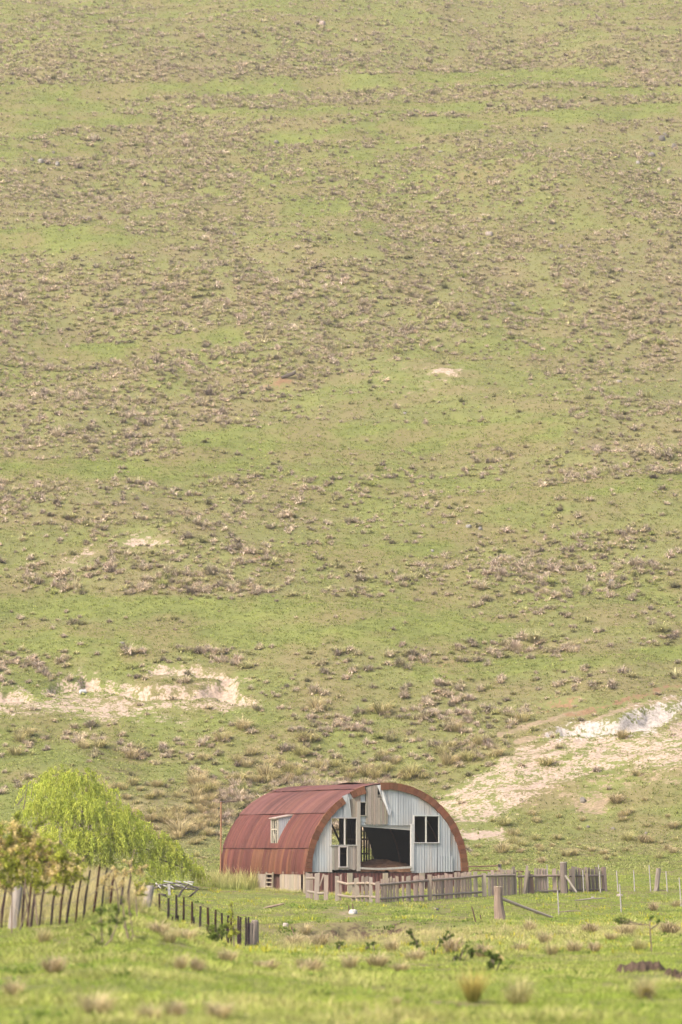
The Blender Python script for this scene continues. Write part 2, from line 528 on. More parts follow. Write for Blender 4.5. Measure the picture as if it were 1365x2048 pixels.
def mesh_np(name, V, T, C, mat, parent=None, smooth=False):
    """one mesh object from numpy arrays of vertices, triangles and vertex colours"""
    me = bpy.data.meshes.new(name)
    V = np.ascontiguousarray(V, np.float32); T = np.ascontiguousarray(T, np.int32)
    me.vertices.add(len(V)); me.vertices.foreach_set("co", V.ravel())
    k = T.shape[1]
    me.loops.add(T.size); me.loops.foreach_set("vertex_index", T.ravel())
    me.polygons.add(len(T)); me.polygons.foreach_set("loop_start", np.arange(0, T.size, k, dtype=np.int32))
    me.update(calc_edges=True)
    if C is not None:
        ca = me.color_attributes.new("Col", 'FLOAT_COLOR', 'POINT')
        c4 = np.ones((len(V), 4), np.float32); c4[:, :3] = C
        ca.data.foreach_set("color", c4.ravel())
    if smooth:
        me.polygons.foreach_set("use_smooth", np.ones(len(T), bool))
    me.materials.append(mat)
    return link(bpy.data.objects.new(name, me), parent)


class MB:
    """collects boxes, tubes and sheets, linked as ONE mesh object by build()"""
    def __init__(s): s.v, s.f, s.c = [], [], []

    def add(s, verts, faces, col):
        o = len(s.v)
        s.v += [tuple(p) for p in verts]; s.f += [tuple(i + o for i in f) for f in faces]
        s.c += (list(col) if isinstance(col, list) else [col] * len(verts))

    def box(s, lo, hi, col, jit=0.0):
        x0, y0, z0 = lo; x1, y1, z1 = hi
        p = [(x0, y0, z0), (x1, y0, z0), (x1, y1, z0), (x0, y1, z0), (x0, y0, z1), (x1, y0, z1), (x1, y1, z1), (x0, y1, z1)]
        if jit: p = [tuple(c + random.uniform(-jit, jit) for c in q) for q in p]
        s.add(p, [(0, 3, 2, 1), (4, 5, 6, 7), (0, 1, 5, 4), (1, 2, 6, 5), (2, 3, 7, 6), (3, 0, 4, 7)], col)

    def beam(s, a, b, w, d, col, up=Vector((0, 0, 1)), jit=0.0):
        a, b = Vector(a), Vector(b); t = (b - a).normalized()
        u = t.cross(up)
        if u.length < 1e-3: u = t.cross(Vector((0, 1, 0)))
        u.normalize(); v = t.cross(u).normalized()
        p = [q + u * w * .5 * i + v * d * .5 * j for q in (a, b) for i, j in ((-1, -1), (1, -1), (1, 1), (-1, 1))]
        if jit: p = [q + Vector((random.uniform(-jit, jit), random.uniform(-jit, jit), random.uniform(-jit, jit))) for q in p]
        s.add(p, [(0, 3, 2, 1), (4, 5, 6, 7), (0, 1, 5, 4), (1, 2, 6, 5), (2, 3, 7, 6), (3, 0, 4, 7)], col)

    def tube(s, pts, rad, col, n=7, cap=True, rough=0.0):
        pts = [Vector(p) for p in pts]
        rad = rad if isinstance(rad, (list, tuple)) else [rad] * len(pts)
        vs_, fs = [], []
        prev = None
        for k, p in enumerate(pts):
            t = (pts[min(k + 1, len(pts) - 1)] - pts[max(k - 1, 0)]).normalized()
            if prev is None:
                u = t.cross(Vector((0.3, 1, 0.1)));
                if u.length < 1e-3: u = t.cross(Vector((1, 0, 0)))
            else: u = prev - t * prev.dot(t)
            u.normalize(); prev = u; w = t.cross(u)
            for i in range(n):
                a = 2 * math.pi * i / n
                r = rad[k] * (1 + random.uniform(-rough, rough))
                vs_.append(p + (u * math.cos(a) + w * math.sin(a)) * r)
        for k in range(len(pts) - 1):
            for i in range(n):
                j = (i + 1) % n
                fs.append((k * n + i, k * n + j, (k + 1) * n + j, (k + 1) * n + i))
        if cap:
            fs.append(tuple(reversed(range(n)))); fs.append(tuple(range((len(pts) - 1) * n, len(pts) * n)))
        s.add(vs_, fs, col)

    def build(s, name, mat, parent=None, smooth=False):
        me = bpy.data.meshes.new(name); me.from_pydata([tuple(v) for v in s.v], [], s.f); me.update()
        ca = me.color_attributes.new("Col", 'FLOAT_COLOR', 'POINT')
        c4 = np.ones((len(s.v), 4), np.float32); c4[:, :3] = np.array(s.c, np.float32).reshape(-1, 3)
        ca.data.foreach_set("color", c4.ravel())
        if smooth: me.polygons.foreach_set("use_smooth", np.ones(len(me.polygons), bool))
        me.materials.append(mat)
        return link(bpy.data.objects.new(name, me), parent)


def tag(o, label=None, cat=None, group=None, kind=None):
    if label: o["label"] = label
    if cat: o["category"] = cat
    if group: o["group"] = group
    if kind: o["kind"] = kind
    return o


def thing(name, loc, label, cat, group=None, rz=0.0):
    o = bpy.data.objects.new(name, None); o.empty_display_size = 0.3
    link(o); o.location = loc; o.rotation_euler = (0, 0, rz)
    return tag(o, label, cat, group)


def tint(c, k=0.12, hue=0.03):
    m = 1 + random.uniform(-k, k)
    return tuple(max(0.0, x * m * (1 + random.uniform(-hue, hue))) for x in c)


# ------------------------------------------------------------------ the ground sheet
def build_ground():
    s_in = np.linspace(-0.125, 0.125, 330)
    out = np.array([0.135, 0.15, 0.17, 0.2, 0.25, 0.33, 0.45, 0.65, 1.0, 1.6])
    s = np.concatenate([-out[::-1], s_in, out])
    Ys = np.concatenate([[-400, -200, -80, -30, -10, 0, 10, 20, 30, 36, 42], np.arange(46, 142, 0.5), np.arange(142, 172, 0.25), np.arange(172, 228, 0.5), np.arange(228, 300, 0.33), np.arange(300, 560, 0.55), np.arange(562, 640, 4), [660, 700, 760, 850, 1000, 1300, 1800, 2500, 3000]])
    S, Y = np.meshgrid(s, Ys)
    X = S * (np.abs(Y) + 60)
    Z, mk = height(X, Y, True)
    ks, dry = mk[0], mk[1]
    nr, nc = X.shape
    V = np.stack([X, Y, Z], -1).reshape(-1, 3)
    i = np.arange(nr - 1)[:, None] * nc + np.arange(nc - 1)[None]
    T = np.stack([i, i + 1, i + 1 + nc, i + nc], -1).reshape(-1, 4)
    o = mesh_np("ground", V, T, None, M['ground'], smooth=True)
    for nm, ch in (("soil", (ks[0], ks[1], ks[2])), ("turf", (ks[3], ks[4], dry))):
        ca = o.data.color_attributes.new(nm, 'FLOAT_COLOR', 'POINT')
        c4 = np.ones((len(V), 4), np.float32)
        for k in range(3): c4[:, k] = ch[k].ravel()
        ca.data.foreach_set("color", c4.ravel())
    tag(o, kind='structure')


build_ground()

# ------------------------------------------------------------------ blades of grass
BT = np.array([[0, 1, 2], [0, 2, 3], [3, 2, 4]])


def tuft(n, h, spread, w, lean=1.0, droop=0.7, root=(0.16, 0.13, 0.07), tip=(0.36, 0.28, 0.18), vary=0.2, r=rng, even=False):
    """blades of one clump: vertices (n,5,3) and colours (n,5,3)"""
    az = r.random(n) * 2 * np.pi
    q = np.sqrt(r.random(n))
    a2 = az + r.normal(0, .5, n)
    b = np.stack([q * spread * .45 * np.cos(a2), q * spread * .45 * np.sin(a2), np.full(n, -0.04)], -1)
    t = lean * (0.12 + 0.88 * q) * (0.75 + .5 * r.random(n))
    Ln = h * (0.65 + 0.6 * r.random(n)) * (1 + 0.25 * q)
    if even: Ln = h * (0.85 + .3 * r.random(n))
    o = np.stack([np.cos(az), np.sin(az), np.zeros(n)], -1)
    up = np.array([0, 0, 1.0])
    m = b + o * (Ln * .55 * np.sin(t))[:, None] + up * (Ln * .55 * np.cos(t))[:, None]
    t2 = t + droop * (0.5 + r.random(n))
    e = m + o * (Ln * .5 * np.sin(t2))[:, None] + up * (Ln * .5 * np.cos(t2))[:, None]
    p = np.stack([-np.sin(az), np.cos(az), np.zeros(n)], -1) * (w * (0.6 + .8 * r.random(n)))[:, None]
    V = np.stack([b - p * .5, b + p * .5, m + p * .45, m - p * .45, e], 1)
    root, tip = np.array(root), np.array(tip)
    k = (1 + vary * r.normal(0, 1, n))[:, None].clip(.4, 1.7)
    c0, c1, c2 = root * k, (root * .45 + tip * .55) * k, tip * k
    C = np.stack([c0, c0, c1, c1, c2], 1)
    return V, C


def scatter_mesh(name, variants, P, rot, scale, which, tintv, mat, zs=None):
    """bake copies of tuft variants into one mesh"""
    Vs, Cs, Ts, off = [], [], [], 0
    for k, (V, C) in enumerate(variants):
        sel = np.where(which == k)[0]
        if not len(sel): continue
        nb = V.shape[0]
        v = V.reshape(-1, 3)
        c, s = np.cos(rot[sel]), np.sin(rot[sel])
        sc = scale[sel]; sz = sc * (zs[sel] if zs is not None else 1)
        out = np.empty((len(sel), len(v), 3), np.float32)
        out[..., 0] = (v[None, :, 0] * c[:, None] - v[None, :, 1] * s[:, None]) * sc[:, None] + P[sel, 0:1]
        out[..., 1] = (v[None, :, 0] * s[:, None] + v[None, :, 1] * c[:, None]) * sc[:, None] + P[sel, 1:2]
        out[..., 2] = v[None, :, 2] * sz[:, None] + P[sel, 2:3]
        Cs.append((C.reshape(1, -1, 3) * tintv[sel][:, None, :]).reshape(-1, 3).astype(np.float32))
        Vs.append(out.reshape(-1, 3))
        base = (np.arange(len(sel) * nb) * 5)[:, None, None] + BT[None]
        Ts.append(base.reshape(-1, 3) + off); off += len(sel) * len(v)
    return mesh_np(name, np.concatenate(Vs), np.concatenate(Ts), np.concatenate(Cs), mat)


def sample_land(n, y0, y1, u0=-120, u1=1485, power=1.0):
    """random points of the fan of land seen between two distances"""
    t = rng.random(n)
    Y = (y0**(1 + power) + t * (y1**(1 + power) - y0**(1 + power)))**(1 / (1 + power))
    u = u0 + rng.random(n) * (u1 - u0)
    return (u - W0 / 2) / F * Y, Y

# ------------------------------------------------------------------ the hay shed
TH = R(23)
SO = at(611.5, 1744, 195)                     # front corner of the floor nearest to us
AX = Vector((math.cos(TH), math.sin(TH), 0)); BX = Vector((-math.sin(TH), math.cos(TH), 0))


def shed_local(p):
    d = p - SO
    return Vector((d.dot(AX), d.dot(BX), d.z))


def shed_plane(px, py, normal, off):
    """where a sight line meets a plane of the shed, in shed coordinates; normal 'x' or 'y'"""
    sz, sx = elev(px, py)
    d = Vector((float(sx), 1.0, float(sz))); o = Vector((0, 0, EYE)) - SO
    n = AX if normal == 'x' else BX
    t = (off - o.dot(n)) / d.dot(n)
    q = o + d * t
    return Vector((q.dot(AX), q.dot(BX), q.z))


def fr(px, py, off=0.0):
    q = shed_plane(px, py, 'y', off); return q.x, q.z


RAD = fr(934.5, 1742)[0] / 2                  # radius of the arch
DEEP = 12.4
RUST_HI, RUST, RUST_OR = (0.168, 0.072, 0.061), (0.128, 0.043, 0.034), (0.165, 0.075, 0.036)
TIN, WOOD, WOOD_PALE, PAINT = (0.43, 0.45, 0.46), (0.33, 0.275, 0.215), (0.42, 0.36, 0.28), (0.60, 0.57, 0.51)
shed = thing("hay_shed", SO, "old arched hay shed of rusty red iron with a pale tin front", "shed", rz=TH)


def arch_pt(a, y, r):
    return (RAD - r * math.cos(a), y, r * math.sin(a))


# roof: curved sheets in courses, each lapping over the one below, corrugated round the arch
def build_roof():
    Ny = int(DEEP / 0.0375); ys = np.linspace(-0.06, DEEP, Ny)
    edges = [R(a) for a in (-1, 15.8, 41.6, 68.5, 95, 121.5, 148, 163.5, 181)]
    Vs, Ts, Cs, off = [], [], [], 0
    # dormer and rear-right slit cut out of the sheet
    for k in range(len(edges) - 1):
        a = np.linspace(edges[k] - (0.01 if k < 4 else 0), edges[k + 1] + (0.01 if k >= 4 else 0), 16)
        A, Yg = np.meshgrid(a, ys)
        fl = (A - edges[k]) / (edges[k + 1] - edges[k])
        if k >= 4: fl = 1 - fl
        lap = 0.055 * (1 - fl)
        sheet = np.floor(Yg / 0.70 + 0.13 * (k % 2))
        inn = (Yg / 0.70 + 0.13 * (k % 2)) - sheet
        rr = RAD + lap + 0.016 * np.sin(Yg * 2 * np.pi / 0.15) + 0.02 * (_hash(sheet, np.full_like(sheet, k), 3) - .5) + 0.012 * (inn > 0.93)
        rr = rr + 0.05 * (fbm(Yg * 0.5, A * 3 + k, 21) - .5)
        V = np.stack([RAD - rr * np.cos(A), Yg, rr * np.sin(A)], -1)
        st = fbm(Yg * 3.2, A * 0.9, 40 + k, 3); st2 = vnoise(Yg * 13.3, A * 1.5, 60 + k)
        sh = _hash(sheet, np.full_like(sheet, k), 9)
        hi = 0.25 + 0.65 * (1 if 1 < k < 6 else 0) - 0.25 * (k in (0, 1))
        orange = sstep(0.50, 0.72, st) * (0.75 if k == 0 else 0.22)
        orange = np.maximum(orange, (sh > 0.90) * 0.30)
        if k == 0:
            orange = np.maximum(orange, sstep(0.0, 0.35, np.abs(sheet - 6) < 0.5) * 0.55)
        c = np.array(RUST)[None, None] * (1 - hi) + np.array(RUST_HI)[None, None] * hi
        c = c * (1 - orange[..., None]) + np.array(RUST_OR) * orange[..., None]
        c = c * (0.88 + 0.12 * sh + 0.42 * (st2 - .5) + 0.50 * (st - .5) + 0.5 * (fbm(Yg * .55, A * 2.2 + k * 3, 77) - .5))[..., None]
        seam = np.exp(-(fl / 0.03)**2)
        c = c * (1 - 0.16 * seam[..., None])
        c = c * (1 - 0.18 * (inn > 0.955))[..., None]
        nr, nc = A.shape
        i = np.arange(nr - 1)[:, None] * nc + np.arange(nc - 1)[None]
        T = np.stack([i, i + nc, i + nc + 1, i + 1], -1)
        cy = (Yg[:-1, :-1] + Yg[1:, 1:]) / 2; ca = (A[:-1, :-1] + A[1:, 1:]) / 2
        cut = (cy > DY0 + .05) & (cy < DY1 - .05) & (ca > R(18.5)) & (ca < R(38))
        cut |= (cy > 5.4) & (cy < 5.55) & (ca > R(154)) & (ca < R(165))
        cut |= (cy > 2.6) & (cy < 5.4) & (ca > R(84)) & (ca < R(88.5))
        cut |= (cy < 0.24 + 0.14 * np.sin(ca * 60)) & (ca > R(63)) & (ca < R(71))
        T = T[~cut]
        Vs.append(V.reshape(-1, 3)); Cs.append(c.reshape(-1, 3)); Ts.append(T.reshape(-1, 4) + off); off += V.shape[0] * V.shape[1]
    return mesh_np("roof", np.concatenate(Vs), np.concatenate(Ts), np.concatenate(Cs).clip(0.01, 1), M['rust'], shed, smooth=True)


WX = 0.26
DY0 = shed_plane(557.0, 1690, 'x', WX).y; DY1 = shed_plane(543.5, 1690, 'x', WX).y
dz0 = shed_plane(557, 1690, 'x', WX).z; dz1 = shed_plane(557, 1637, 'x', WX).z
roof = build_roof()
# a loose sheet lifted off the ridge
mb = MB()
for k in range(20):
    y0, y1 = 2.3 + k * .16, 2.3 + (k + 1) * .16
    up0, up1 = (0.03 + 0.07 * math.sin((y - 2.3) / 3.2 * math.pi) for y in (y0, y1))
    p = [arch_pt(R(83.5), y0, RAD + .05 + up0), arch_pt(R(83.5), y1, RAD + .05 + up1), arch_pt(R(104), y1, RAD + .09), arch_pt(R(104), y0, RAD + .09)]
    q = [(a, b, c - .012) for a, b, c in p]
    mb.add(p + q, [(0, 3, 2, 1), (4, 5, 6, 7), (0, 1, 5, 4), (1, 2, 6, 5), (2, 3, 7, 6), (3, 0, 4, 7)], tint(RUST, .1))
o = mb.build("lifted_sheet", M['rust'], shed)

# added near-black sheet under the roof, its colour standing in for interior shade
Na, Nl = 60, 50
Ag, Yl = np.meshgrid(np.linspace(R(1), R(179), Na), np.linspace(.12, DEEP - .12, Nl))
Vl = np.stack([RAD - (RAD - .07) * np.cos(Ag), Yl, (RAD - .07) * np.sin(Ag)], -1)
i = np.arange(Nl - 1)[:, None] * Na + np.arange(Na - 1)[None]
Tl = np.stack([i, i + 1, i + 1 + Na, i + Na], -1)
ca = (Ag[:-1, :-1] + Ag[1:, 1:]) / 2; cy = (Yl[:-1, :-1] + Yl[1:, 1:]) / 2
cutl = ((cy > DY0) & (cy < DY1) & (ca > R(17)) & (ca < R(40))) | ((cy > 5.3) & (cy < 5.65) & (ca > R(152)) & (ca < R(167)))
mesh_np("inner_shade_sheet", Vl.reshape(-1, 3), Tl[~cutl], np.full((Na * Nl, 3), .03) * np.array([[.9, .95, 1.15]]), M['rust'], shed)

# rust-brown flashing round the front edge, broken near the crown
def ang(px, py):
    x, z = fr(px, py); return math.atan2(z, RAD - x)


def flashing(a0, a1, r0, r1, y0=-0.11, y1=0.05, ragged=True):
    m_ = MB(); n = max(3, int((a1 - a0) / R(3)))
    for k in range(n):
        p0, p1 = a0 + (a1 - a0) * k / n, a0 + (a1 - a0) * (k + 1) / n
        ri = r0 + random.uniform(-.02, .02); ro = r1 + random.uniform(-.012, .012)
        P = [arch_pt(a, y, r) for a in (p0, p1 - .002) for (y, r) in ((y0, ri), (y0, ro), (y1, ro), (y1, ri))]
        m_.add(P, [(0, 1, 5, 4), (1, 2, 6, 5), (2, 3, 7, 6), (3, 0, 4, 7), (0, 3, 2, 1), (4, 5, 6, 7)], tint((0.185, 0.076, 0.040), .2, .06))
    return m_.build("edge_flashing", M['rust'], shed)


flashing(R(0), ang(684, 1594), RAD - .33, RAD + .03)
flashing(ang(704, 1592), ang(729, 1576), RAD - .34, RAD + .05)
flashing(ang(761, 1569), R(180), RAD - .33, RAD + .04)

# front wall of upright corrugated tin, with its openings
def rect(px0, py0, px1, py1):
    a, b = fr(px0, py1), fr(px1, py0)
    return a[0], a[1], b[0], b[1]


O_LWIN = rect(663, 1637, 713, 1689.5); O_SMALL = rect(679, 1694.5, 693.6, 1733); O_DOOR = rect(720.5, 1651, 822, 1735.5)
O_UP = rect(720.5, 1605, 731.5, 1630.5); O_RWIN = rect(829, 1632.5, 877, 1684.5)
B_PANEL = rect(665, 1690, 721, 1739.5); B_MID = rect(732, 1570, 776, 1648.5); B_LEFT = rect(691, 1588, 721, 1637)
zbot = fr(772, 1744)[1]


def tin_wall(name, holes, y, top_r, x0=0.0, x1=2 * RAD, z0=None, parent=shed, col=TIN, mat=None, edge_holes=True, seed=2, bottoms=None):
    rr = random.Random(seed); m_ = MB(); step = 0.038; n = int((x1 - x0) / step)
    tints = [rr.uniform(-1, 1) for _ in range(60)]
    sw = 0.76
    for k in range(n):
        xa, xb = x0 + k * step, x0 + (k + 1) * step; xm = (xa + xb) / 2
        h = math.sqrt(max(0.0, top_r**2 - (RAD - xm)**2))
        zb = z0 if bottoms is None else bottoms(xm)
        iv = [(zb, h)] if h > zb + .02 else []
        for hx0, hz0, hx1, hz1 in holes:
            if hx0 <= xm <= hx1:
                nv = []
                for a, b in iv:
                    if hz0 > a: nv.append((a, min(b, hz0)))
                    if hz1 < b: nv.append((max(a, hz1), b))
                iv = [(a, b) for a, b in nv if b > a + .01]
        sh = int(xm / sw); t_ = tints[sh]
        for a, b in iv:
            ya, yb = (y + 0.006 * math.sin(x * 2 * math.pi / .152) + 0.014 * (sh % 2) + 0.02 * math.sin(sh * 2.7 + x) for x in (xa, xb))
            zs = [a]
            nz = max(1, int((b - a) / 0.35)); zs = [a + (b - a) * i / nz for i in range(nz + 1)]
            P, C = [], []
            for z in zs:
                streak = float(vnoise(np.array([xm * 6]), np.array([z * .7]), 33)[0])
                warm = max(0.0, float(vnoise(np.array([xm * 2.1 + 7]), np.array([z * .5]), 35)[0]) - .55)
                v = 1 + 0.15 * t_ + 0.26 * (streak - .5)
                if (xm / sw - sh) < .05: v *= .80
                mud = .28 * max(0.0, 1 - (z - zb) / .5) * (1.5 * streak); v *= 1 - .5 * mud; warm += mud * .6
                c = (col[0] * v * (1 + .35 * warm), col[1] * v * (1 - .05 * warm), col[2] * v * (1 - .35 * warm))
                P += [(xa, ya, z), (xb, yb, z)]; C += [c, c]
            m_.add(P, [(2 * i, 2 * i + 1, 2 * i + 3, 2 * i + 2) for i in range(len(zs) - 1)], C)
    return m_.build(name, mat or M['tin'], parent)


doorbot = (O_DOOR[0] - .02, -1.0, O_DOOR[2] + .02, O_DOOR[3])
tin_wall("gable_wall", [O_LWIN, O_SMALL, doorbot, O_UP, O_RWIN, (B_PANEL[0], -1, B_PANEL[2], B_PANEL[3] - .02), (B_MID[0] - .02, B_MID[1], B_MID[2] - .35, 9), (B_MID[0], B_MID[1], B_MID[2], B_MID[3] - 1.1), (B_LEFT[0] + .1, B_LEFT[1], B_LEFT[2], B_LEFT[3] - .3)], 0.0, RAD - .02,
         bottoms=lambda x: zbot - .02 + .03 * math.sin(x * 1.7) + (0.05 if x > 8.6 else 0))
# patches lapped over the tin
mb = MB()
for (a, b, c_, d) in (rect(613, 1721, 630, 1744), rect(875, 1712, 905, 1743.5)):
    mb = MB(); n = int((c_ - a) / .038)
    for k in range(n):
        xa, xb = a + k * .038, a + (k + 1) * .038
        ya, yb = (-0.03 + .010 * math.sin(x * 2 * math.pi / .152) for x in (xa, xb))
        cc = tint(tuple(x * .92 for x in TIN), .05)
        mb.add([(xa, ya, b), (xb, yb, b), (xb, yb, d), (xa, ya, d)], [(0, 1, 2, 3)], cc)
    mb.build("patch_sheet", M['tin'], shed)


def boards(name, x0, z0, x1, z1, y, col, bw=.11, slant=0.0, ragged=.03, parent=shed):
    m_ = MB(); x = x0
    while x < x1 - .02:
        w = min(bw * random.uniform(.8, 1.2), x1 - x)
        b0, b1 = z0 + random.uniform(-ragged, ragged), z1 + random.uniform(-ragged, ragged)
        m_.box((x, y - .012 + random.uniform(-.006, .006), b0), (x + w - .012, y + .012, b1), tint(col, .18, .04), .004)
        x += w
    return m_.build(name, M['wood'], parent)


# weathered boards beside and above the doorway
mb = MB()
def board_fill(m_, x0, z0, x1, z1, hole, y, col, bw=.11):
    x = x0
    while x < x1 - .02:
        w = min(bw * random.uniform(.8, 1.2), x1 - x); xm = x + w / 2
        iv = [(z0 + random.uniform(-.02, .02), z1)]
        if hole and hole[0] < xm < hole[2]: iv = [(iv[0][0], hole[1]), (hole[3], z1)]
        for a, b in iv:
            if b > a + .02: m_.box((x, y - .012 + random.uniform(-.006, .006), a), (x + w - .012, y + .012, b), tint(col, .18, .04), .003)
        x += w
board_fill(mb, B_PANEL[0], B_PANEL[1], B_PANEL[2] - .24, B_PANEL[3], O_SMALL, -0.02, (0.40, 0.355, 0.30))
mb.build("board_panel", M['wood'], shed)
mb = MB()
x = B_MID[0]
while x < B_MID[2] - .02:
    w = random.uniform(.09, .14)
    top = math.sqrt(max(0, (RAD - .03)**2 - (RAD - x)**2)) - (0.0 if x < B_MID[2] - .5 else random.uniform(.0, .12))
    gap = (x > B_MID[0] + .62)
    z1 = top if not gap else B_MID[3] - .62 - (x - B_MID[0] - .62) * .9
    mb.box((x, -.034, B_MID[1] + random.uniform(-.03, .03)), (min(x + w, B_MID[2]) - .012, -.01, max(z1, B_MID[1] + .5)), tint((0.40, 0.345, 0.28), .16, .04), .003)
    x += w
mb.build("board_panel", M['wood'], shed)
mb = MB()                                     # laths behind the torn tin
for k in range(7):
    z = B_MID[3] - .62 - k * .15
    mb.box((B_MID[0] + .60, -.004, z), (B_MID[2] - .10, .016, z + .11), tint((0.34, 0.30, 0.25), .2))
mb.build("lath_panel", M['wood'], shed)
mb = MB()
x = B_LEFT[0]
while x < B_LEFT[2] - .03:
    f = (x - B_LEFT[0]) / (B_LEFT[2] - B_LEFT[0])
    top = math.sqrt(max(0, (RAD - .30)**2 - (RAD - x)**2))
    mb.box((x, -.032, B_LEFT[1]), (x + .10, -.01, top), tint((0.36, 0.29, 0.23), .15, .04), .003)
    x += .11
mb.build("board_panel", M['wood'], shed)
# torn, curling tin sheet by the boards
mb = MB()
pts = [(754, 1571, -.05), (762, 1569, -.03), (771, 1590, -.03), (778, 1611, -.03), (783, 1621, -.06), (778, 1631, -.18), (773, 1629, -.24), (770, 1613, -.12), (765, 1600, -.07), (759, 1583, -.11)]
P = []
for px, py, y in pts:
    x, z = fr(px, py); P.append((x, y, z))
nP = len(P)
mb.add(P + [(a, b + .006, c) for a, b, c in P], [tuple(range(nP)), tuple(range(2 * nP - 1, nP - 1, -1))] + [(i, (i + 1) % nP, nP + (i + 1) % nP, nP + i) for i in range(nP)], (0.60, 0.59, 0.57))
mb.build("torn_sheet", M['paint'], shed)
mb = MB()                                     # curled corner left of the boards
pts = [(684, 1593, -.03), (694, 1588, -.12), (697, 1600, -.16), (703, 1636, -.04), (690, 1636, -.03)]
P = [(fr(px, py)[0], y, fr(px, py)[1]) for px, py, y in pts]; nP = len(P)
mb.add(P + [(a, b + .006, c) for a, b, c in P], [tuple(range(nP)), tuple(range(2 * nP - 1, nP - 1, -1))] + [(i, (i + 1) % nP, nP + (i + 1) % nP, nP + i) for i in range(nP)], tuple(c * .95 for c in TIN))
mb.build("torn_sheet", M['tin'], shed)


def frame(name, rc, w, y, col, parent=shed, mull=None, bottom=True):
    x0, z0, x1, z1 = rc; m_ = MB()
    m_.box((x0 - w, y - .03, z0), (x0, y + .05, z1), tint(col, .05)); m_.box((x1, y - .03, z0), (x1 + w, y + .05, z1), tint(col, .05))
    m_.box((x0 - w, y - .033, z1), (x1 + w, y + .05, z1 + w), tint(col, .05))
    if bottom: m_.box((x0 - w - .02, y - .05, z0 - w * .9), (x1 + w + .02, y + .05, z0), tint(col, .05))
    f_ = m_.build(name, M['paint'], parent)
    for (mx, mw) in (mull or []):
        mm = MB(); mm.box((mx - mw / 2, y - .02, z0), (mx + mw / 2, y + .03, z1), tint(PAINT, .05)); mm.build("mullion", M['paint'], f_)
    return f_


frame("window_frame", O_LWIN, .055, -.03, (0.47, 0.44, 0.40), mull=[(fr(689.5, 1660)[0], .075)])
frame("window_frame", O_RWIN, .055, -.03, (0.55, 0.54, 0.52), mull=[(fr(852, 1660)[0], .075)])
frame("window_frame", O_SMALL, .06, -.05, (0.55, 0.50, 0.46))
frame("hatch_frame", O_UP, .035, -.03, (0.40, 0.36, 0.30))
# door posts, lintel boards and sill
mb = MB(); x0, x1 = fr(713.5, 1700)[0], fr(720.5, 1700)[0]
mb.box((x0, -.07, fr(717, 1742)[1]), (x1, .09, fr(717, 1603)[1]), (0.45, 0.40, 0.34)); mb.build("door_post", M['wood'], shed)
mb = MB(); x0, x1 = fr(822, 1700)[0], fr(828, 1700)[0]
mb.box((x0, -.06, fr(824, 1742)[1]), (x1, .09, fr(824, 1648)[1]), (0.55, 0.54, 0.52)); mb.build("door_post", M['paint'], shed)
mb = MB()                                     # pale corrugated strip above the doorway, sloping
a, b = fr(720.5, 1643), fr(822, 1650); c_, d = fr(822, 1660.5), fr(720.5, 1653)
for k in range(6):
    t0, t1 = k / 6, (k + 1) / 6
    zl0, zl1 = d[1] + (a[1] - d[1]) * t0, d[1] + (a[1] - d[1]) * t1 - .008
    zr0, zr1 = c_[1] + (b[1] - c_[1]) * t0, c_[1] + (b[1] - c_[1]) * t1 - .008
    yy = .06 + .014 * (k % 2)
    mb.add([(a[0], yy, zl0), (b[0], yy, zr0), (b[0], yy, zr1), (a[0], yy, zl1), (a[0], yy + .02, zl0), (b[0], yy + .02, zr0), (b[0], yy + .02, zr1), (a[0], yy + .02, zl1)],
           [(0, 1, 2, 3), (7, 6, 5, 4), (0, 4, 5, 1), (3, 2, 6, 7), (0, 3, 7, 4), (1, 5, 6, 2)], tint((0.50, 0.48, 0.44), .08))
mb.build("lintel", M['paint'], shed)
mb = MB(); x0, z0, x1, z1 = rect(720.5, 1631, 732, 1644)
for k in range(5):
    zz = z0 + (z1 - z0) * k / 5; mb.box((x0, .0, zz), (x1 + .05, .02 + .01 * (k % 2), zz + (z1 - z0) / 5 - .006), tint(TIN, .06))
mb.build("tin_infill", M['tin'], shed)
mb = MB(); zs = fr(772, 1736)[1]; n = 8; xa, xb = fr(719, 1700)[0], fr(823, 1700)[0]
for k in range(n):
    f0, f1 = k / n, (k + 1) / n
    s0, s1 = (-.045 * math.sin(f * math.pi * 1.3) for f in (f0, f1))
    X0, X1 = xa + (xb - xa) * f0, xa + (xb - xa) * f1
    P = [(X, y, zs + s + dz) for X, s in ((X0, s0), (X1, s1)) for (y, dz) in ((-.09, -.05), (-.09, .05), (.12, .05), (.12, -.05))]
    mb.add(P, [(0, 4, 5, 1), (1, 5, 6, 2), (2, 6, 7, 3), (3, 7, 4, 0)] + ([(0, 1, 2, 3)] if k == 0 else []) + ([(7, 6, 5, 4)] if k == n - 1 else []), (0.52, 0.49, 0.43))
mb.build("door_sill", M['wood'], shed)

# floor, rear wall, skirt, stumps
mb = MB()
x = 0.12
while x < 2 * RAD - .2:
    mb.box((x, .08, -.09), (x + .19, DEEP - .05, -.03), tint((0.10, 0.085, 0.07), .2)); x += .2
for yy in (0.14, 3.0, 6.0, 9.0, DEEP - .2): mb.box((.2, yy, -.24), (2 * RAD - .1, yy + .1, -.092), (0.22, 0.19, 0.15))
mb.build("floor", M['wood'], shed)


def rear(px, py): q = shed_plane(px, py, 'y', DEEP - .1); return q.x, q.z


